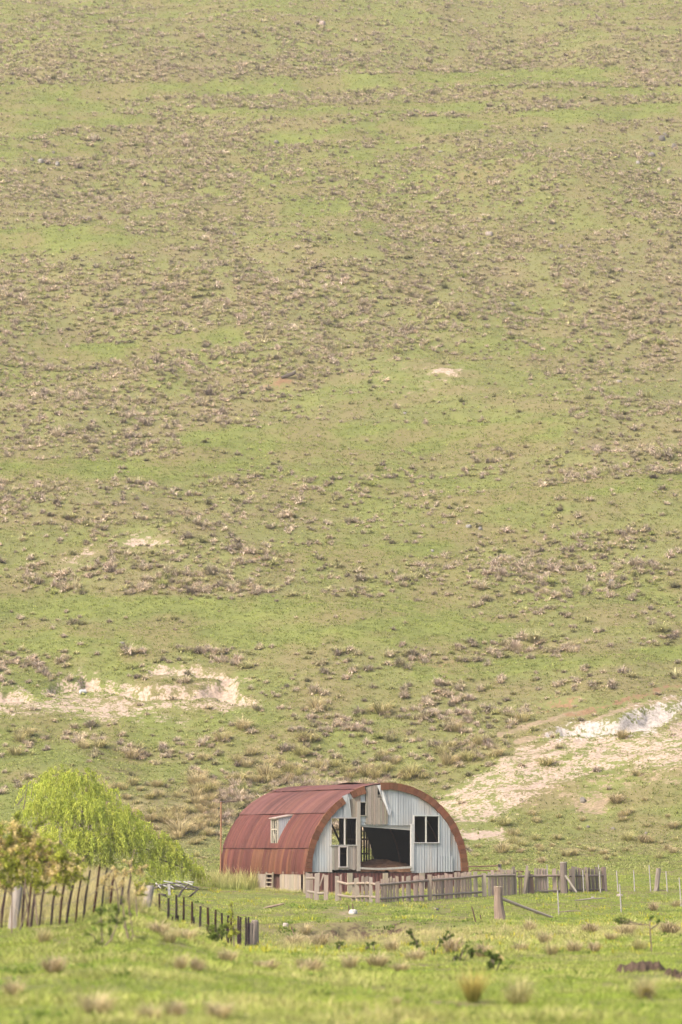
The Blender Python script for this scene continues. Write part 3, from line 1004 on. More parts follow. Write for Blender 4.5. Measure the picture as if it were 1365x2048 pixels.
ra, rb = rear(663, 1690), rear(679, 1634)
RH = [(ra[0], ra[1] - .3, rb[0], rb[1] + .1)]
for (pa, pb) in ((725.5, 727.5), (731.0, 733), (736, 738), (740.8, 742.4), (746.5, 749), (751.5, 753)):
    a, b = rear(pa, 1716), rear(pb, 1654); RH.append((a[0], a[1] - .2, b[0], b[1]))
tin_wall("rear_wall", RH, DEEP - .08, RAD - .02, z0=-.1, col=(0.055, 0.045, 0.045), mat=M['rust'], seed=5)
mb = MB()
a, b = rear(661, 1645), rear(681, 1687); mb.beam((a[0], DEEP - .16, a[1]), (b[0], DEEP - .16, b[1]), .12, .08, (0.12, 0.1, 0.09)); mb.build("brace", M['wood'], shed)
for zz in (0.9, 1.7):
    mb = MB(); mb.box((7.2, DEEP - .22, zz), (8.9, DEEP - .14, zz + .1), (0.14, 0.11, 0.09)); mb.build("girt", M['wood'], shed)
for k, yy in enumerate((2.9, 5.7, 8.5)):      # steel arch ribs inside
    mb = MB(); mb.tube([arch_pt(R(a), yy, RAD - .12) for a in range(2, 180, 8)], .045, (0.16, 0.11, 0.09), 5); mb.build("arch_rib", M['rust'], shed)


def skirt(name, p0, p1, z0, z1, col, nrm):
    p0, p1 = Vector(p0), Vector(p1); L_ = (p1 - p0).length; t = (p1 - p0) / L_; m_ = MB(); n = int(L_ / .05)
    for k in range(n):
        a, b = p0 + t * (L_ * k / n), p0 + t * (L_ * (k + 1) / n)
        oa, ob = (0.014 * math.sin(s * 2 * math.pi / .2) for s in (L_ * k / n, L_ * (k + 1) / n))
        a2, b2 = a + nrm * oa, b + nrm * ob
        kk = float(vnoise(np.array([k * .17]), np.array([3.3]), 71)[0])
        c = tuple(x * (.7 + .6 * kk) for x in col)
        m_.add([(a2.x, a2.y, z0), (b2.x, b2.y, z0), (b2.x, b2.y, z1), (a2.x, a2.y, z1)], [(0, 1, 2, 3)], c)
    return m_.build(name, M['rust'], shed)


skirt("base_sheeting", (.2, .04, 0), (2 * RAD - .1, .04, 0), -1.5, -.05, (0.125, 0.05, 0.042), Vector((0, 1, 0)))
ysplit = shed_plane(517, 1750, 'x', .0).y
skirt("base_sheeting", (.06, ysplit - .4, 0), (.06, DEEP, 0), -1.6, 0.03, (0.175, 0.072, 0.062), Vector((1, 0, 0)))
skirt("base_sheeting", (.14, .25, 0), (.14, ysplit, 0), -1.6, -.02, (0.12, 0.06, 0.05), Vector((1, 0, 0)))
skirt("base_sheeting", (2 * RAD - .1, .25, 0), (2 * RAD - .1, DEEP, 0), -1.6, 0, (0.16, 0.07, 0.06), Vector((1, 0, 0)))
skirt("base_sheeting", (.1, DEEP - .05, 0), (2 * RAD - .1, DEEP - .05, 0), -1.6, 0, (0.16, 0.07, 0.06), Vector((0, 1, 0)))


def side_y(px): return shed_plane(px, 1765, 'x', 0.0).y


for pa, pb in ((536, 517), (603, 560.5)):     # pale upright boards under the roof edge
    y0, y1 = side_y(pa), side_y(pb); m_ = MB(); y = y0
    while y < y1 - .05:
        w = min(random.uniform(.22, .38), y1 - y)
        m_.box((-.035 + random.uniform(-.01, .01), y, -1.5), (.0, y + w - .015, .02 + random.uniform(-.04, .03)), tint(WOOD_PALE, .1, .04), .004); y += w
    m_.build("base_boards", M['wood'], shed)
mb = MB(); mb.box((-.05, .02, -1.6), (.15, .22, .06), (0.43, 0.36, 0.26)); mb.build("corner_post", M['wood'], shed)
mb = MB(); mb.box((2 * RAD - .2, .0, -1.5), (2 * RAD - .02, .2, .0), (0.40, 0.34, 0.27)); mb.build("corner_post", M['wood'], shed)
for px in (700, 771, 844):
    x = fr(px, 1760)[0]; mb = MB(); mb.box((x - .14, -.06, -1.6), (x + .14, .02, -.06), tint((0.46, 0.39, 0.29), .08), .01); mb.build("stump", M['wood'], shed)

# dormer on the left slope
dorm = bpy.data.objects.new("dormer", None); link(dorm, shed)
xr = lambda z: RAD - math.sqrt(RAD**2 - z * z)
mb = MB(); n = 26                              # corrugated cheek towards us
xe = xr(dz1) + .12
for k in range(n):
    xa, xb = WX + (xe - WX) * k / n, WX + (xe - WX) * (k + 1) / n
    def lo(x): return math.sqrt(max(0, RAD**2 - (RAD - x)**2)) - .03
    hi_ = dz1 + .16 * (xa - WX) / (xe - WX); hi2 = dz1 + .16 * (xb - WX) / (xe - WX)
    ya, yb = (DY0 + .008 * math.sin(x * 2 * math.pi / .12) for x in (xa, xb))
    if hi_ > lo(xa): mb.add([(xa, ya, max(lo(xa), dz0)), (xb, yb, min(lo(xb), hi2)), (xb, yb, hi2), (xa, ya, hi_)], [(0, 1, 2, 3)], tint((0.46, 0.48, 0.49), .07))
mb.build("dormer_cheek", M['tin'], dorm)
mb = MB()
for k in range(10):                            # the far cheek
    xa, xb = WX + (xe - WX) * k / 10, WX + (xe - WX) * (k + 1) / 10
    mb.add([(xa, DY1, max(lo(xa), dz0)), (xb, DY1, min(lo(xb), dz1 + .1)), (xb, DY1, dz1 + .1), (xa, DY1, dz1)], [(0, 1, 2, 3)], TIN)
mb.build("dormer_cheek", M['tin'], dorm)
mb = MB(); zt = dz1
xr2 = xe + .30
mb.add([(WX - .14, DY0 - .06, zt - .01), (xr2, DY0 - .06, zt + .22), (xr2, DY1 + .06, zt + .22), (WX - .14, DY1 + .06, zt - .01), (WX - .14, DY0 - .06, zt + .035), (xr2, DY0 - .06, zt + .265), (xr2, DY1 + .06, zt + .265), (WX - .14, DY1 + .06, zt + .035)],
       [(0, 3, 2, 1), (4, 5, 6, 7), (0, 1, 5, 4), (1, 2, 6, 5), (2, 3, 7, 6), (3, 0, 4, 7)], (0.42, 0.33, 0.27)); mb.build("dormer_roof", M['rust'], dorm)
mb = MB()
def wb(y0, y1, z0, z1, col): mb.box((WX - .05, y0, z0), (WX + .03, y1, z1), col)
pc = (0.50, 0.45, 0.36)
wb(DY0, DY0 + .1, dz0, dz1, pc); wb(DY1 - .1, DY1, dz0, dz1, pc); wb(DY0 - .05, DY1 + .05, dz0 - .09, dz0, (0.6, .56, .5)); wb(DY0 + .1, DY1 - .1, dz1 - .08, dz1, pc)
wf = mb.build("dormer_window", M['paint'], dorm)
mb = MB(); zm = (dz0 + dz1) / 2 + .1; mb.box((WX - .03, DY0 + .1, zm), (WX + .01, DY1 - .1, zm + .07), pc)
for f in (.36, .66): y = DY0 + (DY1 - DY0) * f; mb.box((WX - .026, y, dz0), (WX + .008, y + .06, dz1 - .08), pc)
mb.beam((WX, DY0 + .3, dz0), (WX, DY1 - .25, zm), .05, .03, pc)
mb.build("glazing_bar", M['paint'], wf)

# the heap of old hay inside (a thing of its own)
ha, hb = fr(722, 1735), fr(822, 1735)
hx0, hx1 = ha[0] + .3, hb[0] + 1.6
nx, ny = 60, 40
Xg, Yg = np.meshgrid(np.linspace(hx0, hx1, nx), np.linspace(.5, 4.2, ny))
u = (Xg - hx0) / (hx1 - hx0); v = (Yg - .5) / 3.7
Zg = .78 * np.sin(np.pi * np.clip(u, 0, 1))**.55 * np.sin(np.pi * np.clip(v, 0, 1))**.7 * (1.05 - .45 * u) + .2 * (fbm(Xg * 2, Yg * 2, 51) - .5) + .14 * (fbm(Xg * 7, Yg * 7, 52) - .5) - .02
Zg = np.maximum(Zg * sstep(0, .1, u) * sstep(0, .06, 1 - u), -.02)
i = np.arange(ny - 1)[:, None] * nx + np.arange(nx - 1)[None]
T = np.stack([i, i + 1, i + nx + 1, i + nx], -1).reshape(-1, 4)
Cc = (np.array((0.15, 0.085, 0.052))[None] * (0.6 + .8 * fbm(Xg.ravel() * 5, Yg.ravel() * 5, 53))[:, None])
hy = mesh_np("hay_heap", np.stack([Xg, Yg, Zg], -1).reshape(-1, 3), T, Cc, M['earth'])
hy.location = SO; hy.rotation_euler = (0, 0, TH)
tag(hy, "heap of old brown hay on the floor inside the shed doorway", "hay heap")

# little ladder against the base of the shed
lad = thing("ladder", SO + AX * -.09 + BX * side_y(549.5), "short wooden ladder leaning on the rusty side wall of the shed", "ladder", rz=TH)
ly = side_y(536.5) - side_y(549.5); zt, zb = -.03, -1.35
for yy in (0, ly):
    mb = MB(); mb.beam((0, yy, zt), (-.06, yy, zb), .08, .06, tint((0.40, .33, .25), .08), up=Vector((0, 1, 0))); mb.build("side_rail", M['wood'], lad)
for k in range(6):
    f = .08 + k / 6.0
    mb = MB(); mb.beam((-.06 * f, 0, zt + (zb - zt) * f), (-.06 * f, ly, zt + (zb - zt) * f), .05, .06, tint((0.45, .37, .28), .08)); mb.build("rung", M['wood'], lad)

# ------------------------------------------------------------------ fences and posts
def px_beam(m_, pa, pb, Y, wpx, col, depth=None, Y2=None, jit=.008):
    a, b = at(pa[0], pa[1], Y), at(pb[0], pb[1], Y2 or Y)
    w = wpx * Y / F
    m_.beam(a, b, w, depth or min(w, .12), col, up=Vector((0, 1, 0)), jit=jit)


def fence_Y(px): return float(np.interp(px, [610, 672, 752, 870, 960, 1060, 1130, 1212], [190, 183, 179.5, 184, 187, 190, 191, 193]))


def fence_base(px):
    Y = fence_Y(px); p = on_ground(px, Y); return p


def picket(parent, px, w, top, bot=None, lean=0.0, col=WOOD, dY=0.0, d=.03, name="picket"):
    """an upright board: picture column, width and top row; stands in the ground on the fence line"""
    Y = fence_Y(px) + dY
    foot = on_ground(px, Y) - Vector((0, 0, .15)) if bot is None else at(px, bot, Y)
    head = at(px + lean, top, Y)
    m_ = MB(); ww = w * Y / F
    k = MB()
    dx = Vector((1, 0.03, 0)).normalized() * ww / 2; dy = Vector((0, d / 2, 0))
    cut = random.uniform(-.035, .035)
    q = [foot - dx - dy, foot + dx - dy, foot + dx + dy, foot - dx + dy, head - dx - dy + Vector((0, 0, cut)), head + dx - dy - Vector((0, 0, cut)), head + dx + dy - Vector((0, 0, cut)), head - dx + dy + Vector((0, 0, cut))]
    mid = [(q[i] + q[i + 4]) / 2 + Vector((random.uniform(-.012, .012), random.uniform(-.01, .01), 0)) for i in range(4)]
    m_.add(q[:4] + mid + q[4:], [(0, 3, 2, 1), (8, 9, 10, 11)] + [(a + o_, b + o_, b + 4 + o_, a + 4 + o_) for o_ in (0, 4) for a, b in ((0, 1), (1, 2), (2, 3), (3, 0))], tint(col, .16, .05))
    return m_.build(name, M['wood'], parent)


def round_post(parent, px, w, top, Y, bot=None, lean=0.0, col=WOOD, name="post", cap=None):
    foot = on_ground(px, Y) - Vector((0, 0, .12)); head = at(px + lean, top, Y); r = w * Y / F / 2
    m_ = MB(); pts = [foot.lerp(head, t) + Vector((random.uniform(-.06, .06) * r * 2, 0, 0)) for t in (0, .25, .5, .75, 1)]
    m_.tube(pts, [r * 1.18, r * 1.05, r, r * .97, r * .95], tint(col, .08), 9, rough=.09)
    if cap: m_.tube([head + Vector((0, 0, .002)), head + Vector((0, 0, .03))], [r * .96, r * .9], cap, 9)
    return m_.build(name, M['wood'], parent)


def rail(parent, pts, wpx, col, dY=-.10, name="rail", n=6, Yf=fence_Y):
    m_ = MB(); P = [at(px, py, Yf(px) + dY) for px, py in pts]
    m_.tube(P, [wpx * Yf(px) / F / 2 for px, _ in pts], tint(col, .08), n, rough=.10)
    return m_.build(name, M['wood'], parent)


WGREY, WDARK = (0.36, 0.29, 0.235), (0.23, 0.185, 0.155)
pf = thing("picket_fence", fence_base(860), "grey weathered picket fence standing along the open front of the shed", "fence")
pf.location = (0, 0, 0)
def span(parent, x0, x1, w, top0, top1, col, gap=1.0, skip=(), rag=2.5):
    x = x0
    while x < x1:
        ww = w * random.uniform(.75, 1.25); xm = x + ww / 2
        if not any(a < xm < b for a, b in skip):
            f = (xm - x0) / (x1 - x0); picket(parent, xm, ww - gap, top0 + (top1 - top0) * f + random.uniform(-rag, rag), col=col)
        x += ww
# crooked corner beside the doorway
for px, w, top, lean, col in ((674.5, 7.5, 1752, 0, WGREY), (681, 4, 1749, 1, WGREY), (705, 8, 1757, 8, WGREY), (716, 9, 1756, -3, WGREY), (724.5, 5, 1752, 1, WGREY), (734, 8, 1753, -1, WDARK), (742, 7, 1754, 0, WGREY)):
    picket(pf, px, w, top, lean=lean, col=col, d=.09 if w > 6 else .04, name="post" if w > 6.5 else "picket")
picket(pf, 755.5, 9, 1763, col=WGREY, d=.14, dY=-.15, name="post"); picket(pf, 859.5, 8.5, 1749, col=WGREY, d=.14, dY=-.2, name="post"); picket(pf, 968, 9, 1746, col=WGREY, d=.14, dY=-.2, name="post")
span(pf, 761, 802, 6.0, 1758, 1753, WGREY, skip=((799, 803),))
for px, w, t in ((806, 4.5, 1752), (817, 9, 1752), (829.5, 5.5, 1752), (835, 5, 1751), (843.5, 10, 1751)): picket(pf, px, w, t, col=WGREY)
span(pf, 865, 881, 5.5, 1750, 1749, WGREY); span(pf, 882, 905, 7.5, 1749, 1748, WGREY); span(pf, 908, 936, 6.2, 1747, 1745, WGREY)
for px, w, t in ((941, 4, 1744), (951, 8, 1743)): picket(pf, px, w, t, col=WGREY)
span(pf, 962, 1030, 6.2, 1744, 1739, WGREY, gap=.7, skip=((962, 973),))
rail(pf, [(676, 1763), (695, 1768), (712, 1767), (735, 1766), (756, 1769)], 5, WGREY); rail(pf, [(676, 1790), (700, 1794), (735, 1793), (756, 1795)], 5, WGREY)
rail(pf, [(756, 1770), (800, 1766), (860, 1760), (920, 1756), (968, 1751)], 5.5, WGREY); rail(pf, [(756, 1798), (800, 1795), (860, 1791), (920, 1787), (968, 1784)], 4.5, WGREY)
rail(pf, [(968, 1752), (1030, 1750)], 4.5, WGREY)

bf = thing("board_fence", (0, 0, 0), "rough board fence with leaning split boards and a tall thick end post", "fence")
picket(bf, 1027, 6.5, 1733, col=WDARK, d=.12, dY=.1, name="post")
span(bf, 1036, 1044, 5, 1744, 1742, (0.40, .31, .18)); 
for px, w, t, l, c in ((1045, 5, 1731, 10, WGREY), (1051, 5, 1740, 5, WGREY), (1056, 6, 1742, 2, WDARK), (1064, 8, 1748, -1, (0.30, .19, .15))): picket(bf, px, w, t, lean=l, col=c, dY=-.15)
span(bf, 1068, 1094, 6, 1738, 1738, WGREY, gap=.6); picket(bf, 1108.5, 8, 1737, col=WGREY); picket(bf, 1117, 4.5, 1741, col=WGREY)
rail(bf, [(1036, 1753), (1070, 1752), (1125, 1751)], 4.5, WGREY); rail(bf, [(1068, 1783), (1125, 1781)], 3.5, WDARK)
mb = MB(); P = [on_ground(1128, 190.5) - Vector((0, 0, .2)), at(1127.5, 1755, 190.5), at(1127.5, 1725, 190.5)]
mb.tube(P, [.205, .19, .185], (0.22, .18, .155), 10, rough=.06); mb.tube([P[2] + Vector((0, 0, .004)), P[2] + Vector((0, 0, .03))], [.19, .17], (0.42, .38, .33), 10); mb.build("end_post", M['wood'], bf)
mb = MB(); px_beam(mb, (1131, 1751), (1154, 1785), 190.1, 3.5, (0.46, .41, .35)); mb.build("brace", M['wood'], bf)

dk = thing("yard_fence", (0, 0, 0), "short run of dark old boards behind the tall thick post", "fence")
x = 1137.5
while x < 1212:
    w = random.uniform(4.5, 8); 
    picket(dk, x + w / 2, w - 1.0, 1735 + random.uniform(-2, 3.5), col=random.choice((WDARK, WDARK, (0.29, .235, .19), (0.18, .145, .12))), dY=.3); x += w
picket(dk, 1146.5, 7, 1733, col=(0.2, .165, .14), d=.16, dY=.05, name="post"); picket(dk, 1210, 5, 1734, col=(0.2, .165, .14), d=.12, dY=.05, name="post"); picket(dk, 1173, 6, 1746, col=WGREY, d=.1, dY=.05, name="post")
rail(dk, [(1138, 1752), (1212, 1751)], 4, WDARK, dY=.12); rail(dk, [(1138, 1780), (1212, 1779)], 3.5, WDARK, dY=.12)

bg_ = thing("broken_fence", (0, 0, 0), "broken bit of fence, crooked posts at the near corner of the shed", "fence")
for px, w, top, lean in ((616, 8, 1746, 0), (624, 6, 1747, -1), (633, 10, 1746, 2), (652, 8.5, 1750, 1)):
    picket(bg_, px, w, top, lean=lean, col=WGREY, d=.08, dY=(-2.5 if px > 630 else -.5), name="post")
fy = lambda px: fence_Y(px) - 2
rail(bg_, [(613, 1757), (636, 1756)], 5, WGREY, Yf=fy); rail(bg_, [(616, 1783), (640, 1787), (656, 1786)], 5.5, WGREY, Yf=fy)
mb = MB(); px_beam(mb, (640, 1772), (648, 1748), 187.6, 3, WGREY); mb.build("brace", M['wood'], bg_)

# rusty pipe gate at the right corner of the shed
pg = thing("pipe_gate", (0, 0, 0), "thin rusty pipe rails hung on a dark post at the shed's right corner", "gate")
gY = 195.0
mb = MB(); mb.tube([at(935, 1733, gY), at(968, 1732.5, gY), at(999, 1731.5, gY)], .035, (0.17, .10, .07), 6); mb.build("pipe_rail", M['rust'], pg)
mb = MB(); mb.tube([at(941, 1782, gY - 4), at(941, 1746, gY - 4), at(942.5, 1742, gY - 4), at(947, 1740, gY - 4), at(1000, 1742, gY - 4), at(1048, 1743, gY - 3)], .035, (0.17, .09, .06), 6); mb.build("pipe_frame", M['rust'], pg)
mb = MB(); mb.tube([on_ground(1000, gY) - Vector((0, 0, .1)), at(1000, 1740, gY), at(1000, 1728, gY)], [.10, .09, .085], (0.30, .25, .21), 7); mb.build("post", M['wood'], pg)
mb = MB(); mb.box(at(996.5, 1733.5, gY) - Vector((0, .12, 0)), at(1000, 1728.5, gY) + Vector((0, -.06, 0)), (0.03, .03, .03)); mb.build("hinge", M['rust'], pg)

# rusty standpipe left of the shed
rp = thing("pipe_post", (0, 0, 0), "thin rusty upright pipe with a bent arm at the left of the shed", "pipe")
pY = 206.0
mb = MB(); mb.tube([on_ground(442.5, pY) - Vector((0, 0, .1)), at(442.5, 1660, pY), at(442.5, 1604, pY)], .042, (0.36, .19, .10), 6); mb.build("upright", M['rust'], rp)
mb = MB(); mb.tube([at(440.5, 1604, pY), at(455, 1603, pY + .4), at(475, 1602, pY + .8)], [.05, .035, .03], (0.22, .16, .12), 6); mb.build("arm", M['rust'], rp)

# braced strainer post in the paddock
st = thing("strainer_post", (0, 0, 0), "thick grey wooden post with a long pole brace lying to its right", "post")
sY = 160.0
foot = on_ground(998.5, sY)
mb = MB(); mb.tube([foot - Vector((0, 0, .15)), foot + Vector((0, 0, .12)), at(997.5, 1812, sY), at(996.8, 1790, sY), at(996.8, 1774.5, sY)], [.30, .25, .205, .185, .19], (0.30, .225, .175), 11, rough=.08)
mb.tube([at(996.8, 1774, sY), at(996.8, 1773, sY)], [.20, .19], (0.55, .44, .32), 11); mb.build("upright", M['wood'], st)
mb = MB(); e = on_ground(1103, 161.5); mb.tube([at(1004, 1797, sY), at(1050, 1815, sY + .7), e + Vector((0, 0, .05))], [.07, .065, .055], (0.44, .37, .30), 7); mb.build("brace", M['wood'], st)

# lean post
lp = round_post(None, 1309, 10, 1736.5, 193.0, lean=9, col=(0.30, .25, .215), name="leaning_post")
tag(lp, "thick grey post leaning to the right in the paddock grass", "post")

# thin white posts of the electric fence
WP = [(1166, 1740, 191, 'pale thin post standing in front of the dark boards'), (1199, 1742, 191, 'pale thin post in front of the right end of the dark boards'),
      (1234, 1741, 192, 'greyish thin post just right of the dark board fence'), (1267, 1740, 192, 'white thin post halfway between the dark boards and the leaning post'),
      (1299, 1730, 193, 'tallest thin white post, left of the leaning grey post'), (1332, 1742, 192, 'white thin post standing right of the leaning grey post'),
      (1359.5, 1755, 177, 'white thin post at the right edge, nearer than the leaning post'), (1240, 1768, 170, 'white thin post alone in the grass below the dark boards'),
      (1116, 1781, 165.5, 'white thin post beside the low end of the long pole brace'), (1095, 1729, 197, 'white thin post rising behind the gap in the board fence'), (1198, 1729, 199, 'white thin post rising behind the dark boards')]
for px, top, Y, lab in WP:
    b = on_ground(px, Y); w = at(px + random.uniform(-.8, .8), top, Y)
    mb = MB(); mb.tube([b - Vector((0, 0, .15)), b.lerp(w, .5), w], [.034, .031, .029], (0.42, .39, .35), 6)
    o = mb.build("fence_stake", M['paint']); tag(o, lab, "post", "thin white fence posts")

# rusty stakes
for (pb, pt, Y, lab) in (((954, 1854), (944, 1813), 155.5, 'taller leaning rusty stake left of the thick braced post'), ((963.5, 1849), (961, 1830), 156.5, 'shorter rusty stake close to the thick braced post'),
                         ((698.5, 1823), (697.5, 1810), 167, 'short rusty stake on the left of the white rock'), ((707, 1828), (705.5, 1808), 166, 'longer rusty stake in front of the white rock'),
                         ((590, 1877), (583, 1854), 153, 'leaning rusty stake at the left end of the gully'), ((623, 1861), (622, 1845), 156, 'upright rusty stake above the gully bank')):
    b, t = at(pb[0], pb[1], Y), at(pt[0], pt[1], Y)
    g = float(height(np.array([b.x]), np.array([b.y]))[0]); b.z = min(b.z, g - .05)
    mb = MB(); mb.tube([b, b.lerp(t, .6) + Vector((.01, 0, 0)), t], [.032, .03, .026], (0.13, .075, .055), 6)
    tag(mb.build("iron_stake", M['rust']), lab, "stake", "rusty iron stakes")


# old wire fence on the left
DROP = (0.056, 0.042, 0.036)
def dropper(parent, px, top, Y, lean=0.0, w=4.5, col=DROP, bot=None):
    b = on_ground(px - lean, Y) if bot is None else at(px - lean, bot, Y)
    t = at(px, top, Y); m_ = MB(); ww = w * Y / F * .5
    m_.tube([b - Vector((0, 0, .12)), b.lerp(t, .5) + Vector((random.uniform(-.02, .02), 0, 0)), t], [ww, ww * 1.05, ww * .85], tint(col, .25, .15), 6, rough=.12)
    return m_.build("dropper", M['wood'], parent)


f1 = thing("wire_fence", (0, 0, 0), "old wire fence with leaning dark stakes and two grey posts, left foreground", "fence")
L1 = [(13, 1771, 8, 98), (50, 1765, 3, 97.5), (64, 1762, 6, 97), (74, 1757, 9, 97), (92, 1757, 10, 97), (114, 1757, 9, 97), (131, 1757, 9, 96.5), (149, 1759, 14, 96.5), (164, 1749, 10, 96.5), (181, 1740, 12, 96), (200, 1733, 11, 96.5), (215, 1736, 9, 97), (231, 1737, 8, 98), (249, 1741, 6, 99), (262, 1752, 5, 101)]
for px, top, lean, Y in L1: dropper(f1, px, top, Y, lean, random.uniform(4.2, 5.6), random.choice((DROP, DROP, (0.065, .032, .024))))
def fat_post(parent, px, top, w, Y, lean=0, col=(0.37, .325, .29)):
    b = on_ground(px, Y); t = at(px + lean, top, Y); r = w * Y / F / 2
    m_ = MB(); m_.tube([b - Vector((0, 0, .2)), b + Vector((0, 0, .1)), b.lerp(t, .5), t - Vector((0, 0, .05)), t], [r * 1.25, r * 1.1, r, r * .95, r * .7], col, 10, rough=.09)
    return m_.build("post", M['wood'], parent)
fat_post(f1, 31, 1768, 20, 97, 6); fat_post(f1, 295, 1771, 17, 105, 6, (0.40, .35, .31))
for dz in (.22, .55, .9):
    m_ = MB(); P = [on_ground(px - lean * .5, Y) + Vector((0, 0, dz)) for px, top, lean, Y in [(-90, 0, 0, 100)] + L1 + [(295, 0, 0, 105)]]
    m_.tube(P, .006, (0.2, .18, .16), 4); m_.build("wire", M['rust'], f1)
f2 = thing("wire_fence", (0, 0, 0), "dark stake fence running down to a split stump at the gully", "fence")
L2 = [(319, 1788), (337.5, 1796), (353, 1790), (368, 1794), (384.5, 1803), (402, 1812), (416, 1815), (432, 1819), (444, 1826), (457, 1831), (463, 1830), (477, 1832), (481.5, 1834), (492, 1835), (497.5, 1834)]
fy2 = lambda px: float(np.interp(px, [295, 340, 400, 490, 520], [107, 114, 124, 137, 139]))
for px, top in L2: dropper(f2, px, top, fy2(px), -1.0, random.uniform(4.0, 5.6), random.choice((DROP, DROP, (0.065, .03, .022))))
for px, top in ((346, 1833), (357, 1831), (388, 1834), (328, 1835)): dropper(f2, px, top, fy2(px) - .6, 0, 4.2)
fat_post(f2, 511, 1840, 16, 138, -1, (0.30, .25, .21)); fat_post(f2, 502, 1845, 9, 137.6, 1, (0.28, .23, .19))
for dz in (.3, .75, 1.0):
    m_ = MB(); m_.tube([on_ground(px, fy2(px)) + Vector((0, 0, dz)) for px, _ in [(295, 0)] + L2 + [(511, 0)]], .007, (0.2, .17, .15), 4); m_.build("wire", M['rust'], f2)

# ------------------------------------------------------------------ white wreckage under the willow
def log_mesh(name, pts, Y, rpx, col, mat, label, cat, group=None, n=8, rough=.14):
    m_ = MB(); P = [at(px, py, Y) for px, py in pts]
    r = [k * Y / F for k in rpx]
    m_.tube(P, r, col, n, rough=rough); return tag(m_.build(name, mat), label, cat, group)


wr = thing("slatted_frame", (0, 0, 0), "collapsed white slatted frame lying by the foot of the willow", "wreckage")
wY = 187.0
for k in range(9):
    f = k / 8; a = (312 + 64 * f, 1766 + 3.5 * math.sin(k * 2.3) - 2 * f); b = (a[0] + 10 + 10 * ((k * 7) % 5) / 5, a[1] + 6 + 4 * math.cos(k * 2))
    mb = MB(); px_beam(mb, a, b, wY, 2.2, tint((0.36, .35, .33), .06), depth=.03, Y2=wY - 1.2); mb.build("slat", M['paint'], wr)
mb = MB(); px_beam(mb, (338, 1768), (339.5, 1790), wY - 1.3, 5.5, (0.38, .37, .35), depth=.1); mb.build("post", M['paint'], wr)
for pts in ([(309, 1777), (330, 1768), (360, 1766), (398, 1777)], [(311, 1770), (350, 1772), (396, 1780)]):
    mb = MB(); mb.tube([at(px, py, wY - .6) for px, py in pts], .04, (0.10, .09, .08), 6); mb.build("bearer", M['bark'], wr)
BR = thing("dead_branch", (0, 0, 0), "dark dead branches arching out of the grass below the white frame", "branch")
for pts in ([(312, 1798), (330, 1791), (338, 1798), (341, 1812)], [(309, 1803), (322, 1798), (333, 1804), (338, 1818)], [(346, 1812), (356, 1796), (364, 1782), (378, 1768)], [(366, 1812), (376, 1797), (388, 1786), (398, 1778)], [(314, 1790), (322, 1788), (331, 1790)]):
    mb = MB(); mb.tube([at(px, py, 183 + random.uniform(-.6, .6)) for px, py in pts], [.07, .06, .05, .03][:len(pts)], (0.07, .06, .05), 6, rough=.1); mb.build("limb", M['bark'], BR)


# ------------------------------------------------------------------ stones, logs, earth
def rock(name, px, py, wpx, hpx, Y, col, label, cat="rock", group=None, seed=0, mat='rock', grounded=True, yaw=None):
    rr = np.random.default_rng(seed + int(px)); nu, nv = 14, 9
    th = np.linspace(0, 2 * np.pi, nu, endpoint=False); ph = np.linspace(0.02, np.pi - .02, nv)
    Pm, Tm = np.meshgrid(ph, th, indexing='ij')
    d = np.stack([np.sin(Pm) * np.cos(Tm), np.sin(Pm) * np.sin(Tm), np.cos(Pm)], -1)
    o1 = rr.random(3) * 50
    n_ = fbm(d[..., 0] * 1.4 + o1[0] + d[..., 2], d[..., 1] * 1.4 + o1[1] + d[..., 2] * .7, int(px) % 97)
    d = np.sign(d) * np.abs(d)**.8 * (0.65 + .7 * n_)[..., None]
    w, h = wpx * .85 * Y / F / 2, hpx * .85 * Y / F
    V = d * np.array([w, w * .8, h * .75])
    i = np.arange(nv - 1)[:, None] * nu + np.arange(nu)[None]; j = np.arange(nv - 1)[:, None] * nu + (np.arange(nu)[None] + 1) % nu
    T = np.stack([i, i + nu, j + nu, j], -1).reshape(-1, 4)
    C = np.array(col)[None] * (0.75 + .5 * rr.random(len(V.reshape(-1, 3))))[:, None]
    o = mesh_np(name, V.reshape(-1, 3), T, C, M[mat])
    p = on_ground(px, Y) if grounded else at(px, py, Y)
    o.location = (p.x, p.y, p.z + h * .25); o.rotation_euler = (0, 0, rr.random() * 6 if yaw is None else yaw)
    return tag(o, label, cat, group)


def rock_at(px, py, w, h, col, label, group=None, **k):
    p = ground(px, py, 100, 560); return rock("boulder", px, py, w, h, p.y, col, label, group=group, **k)


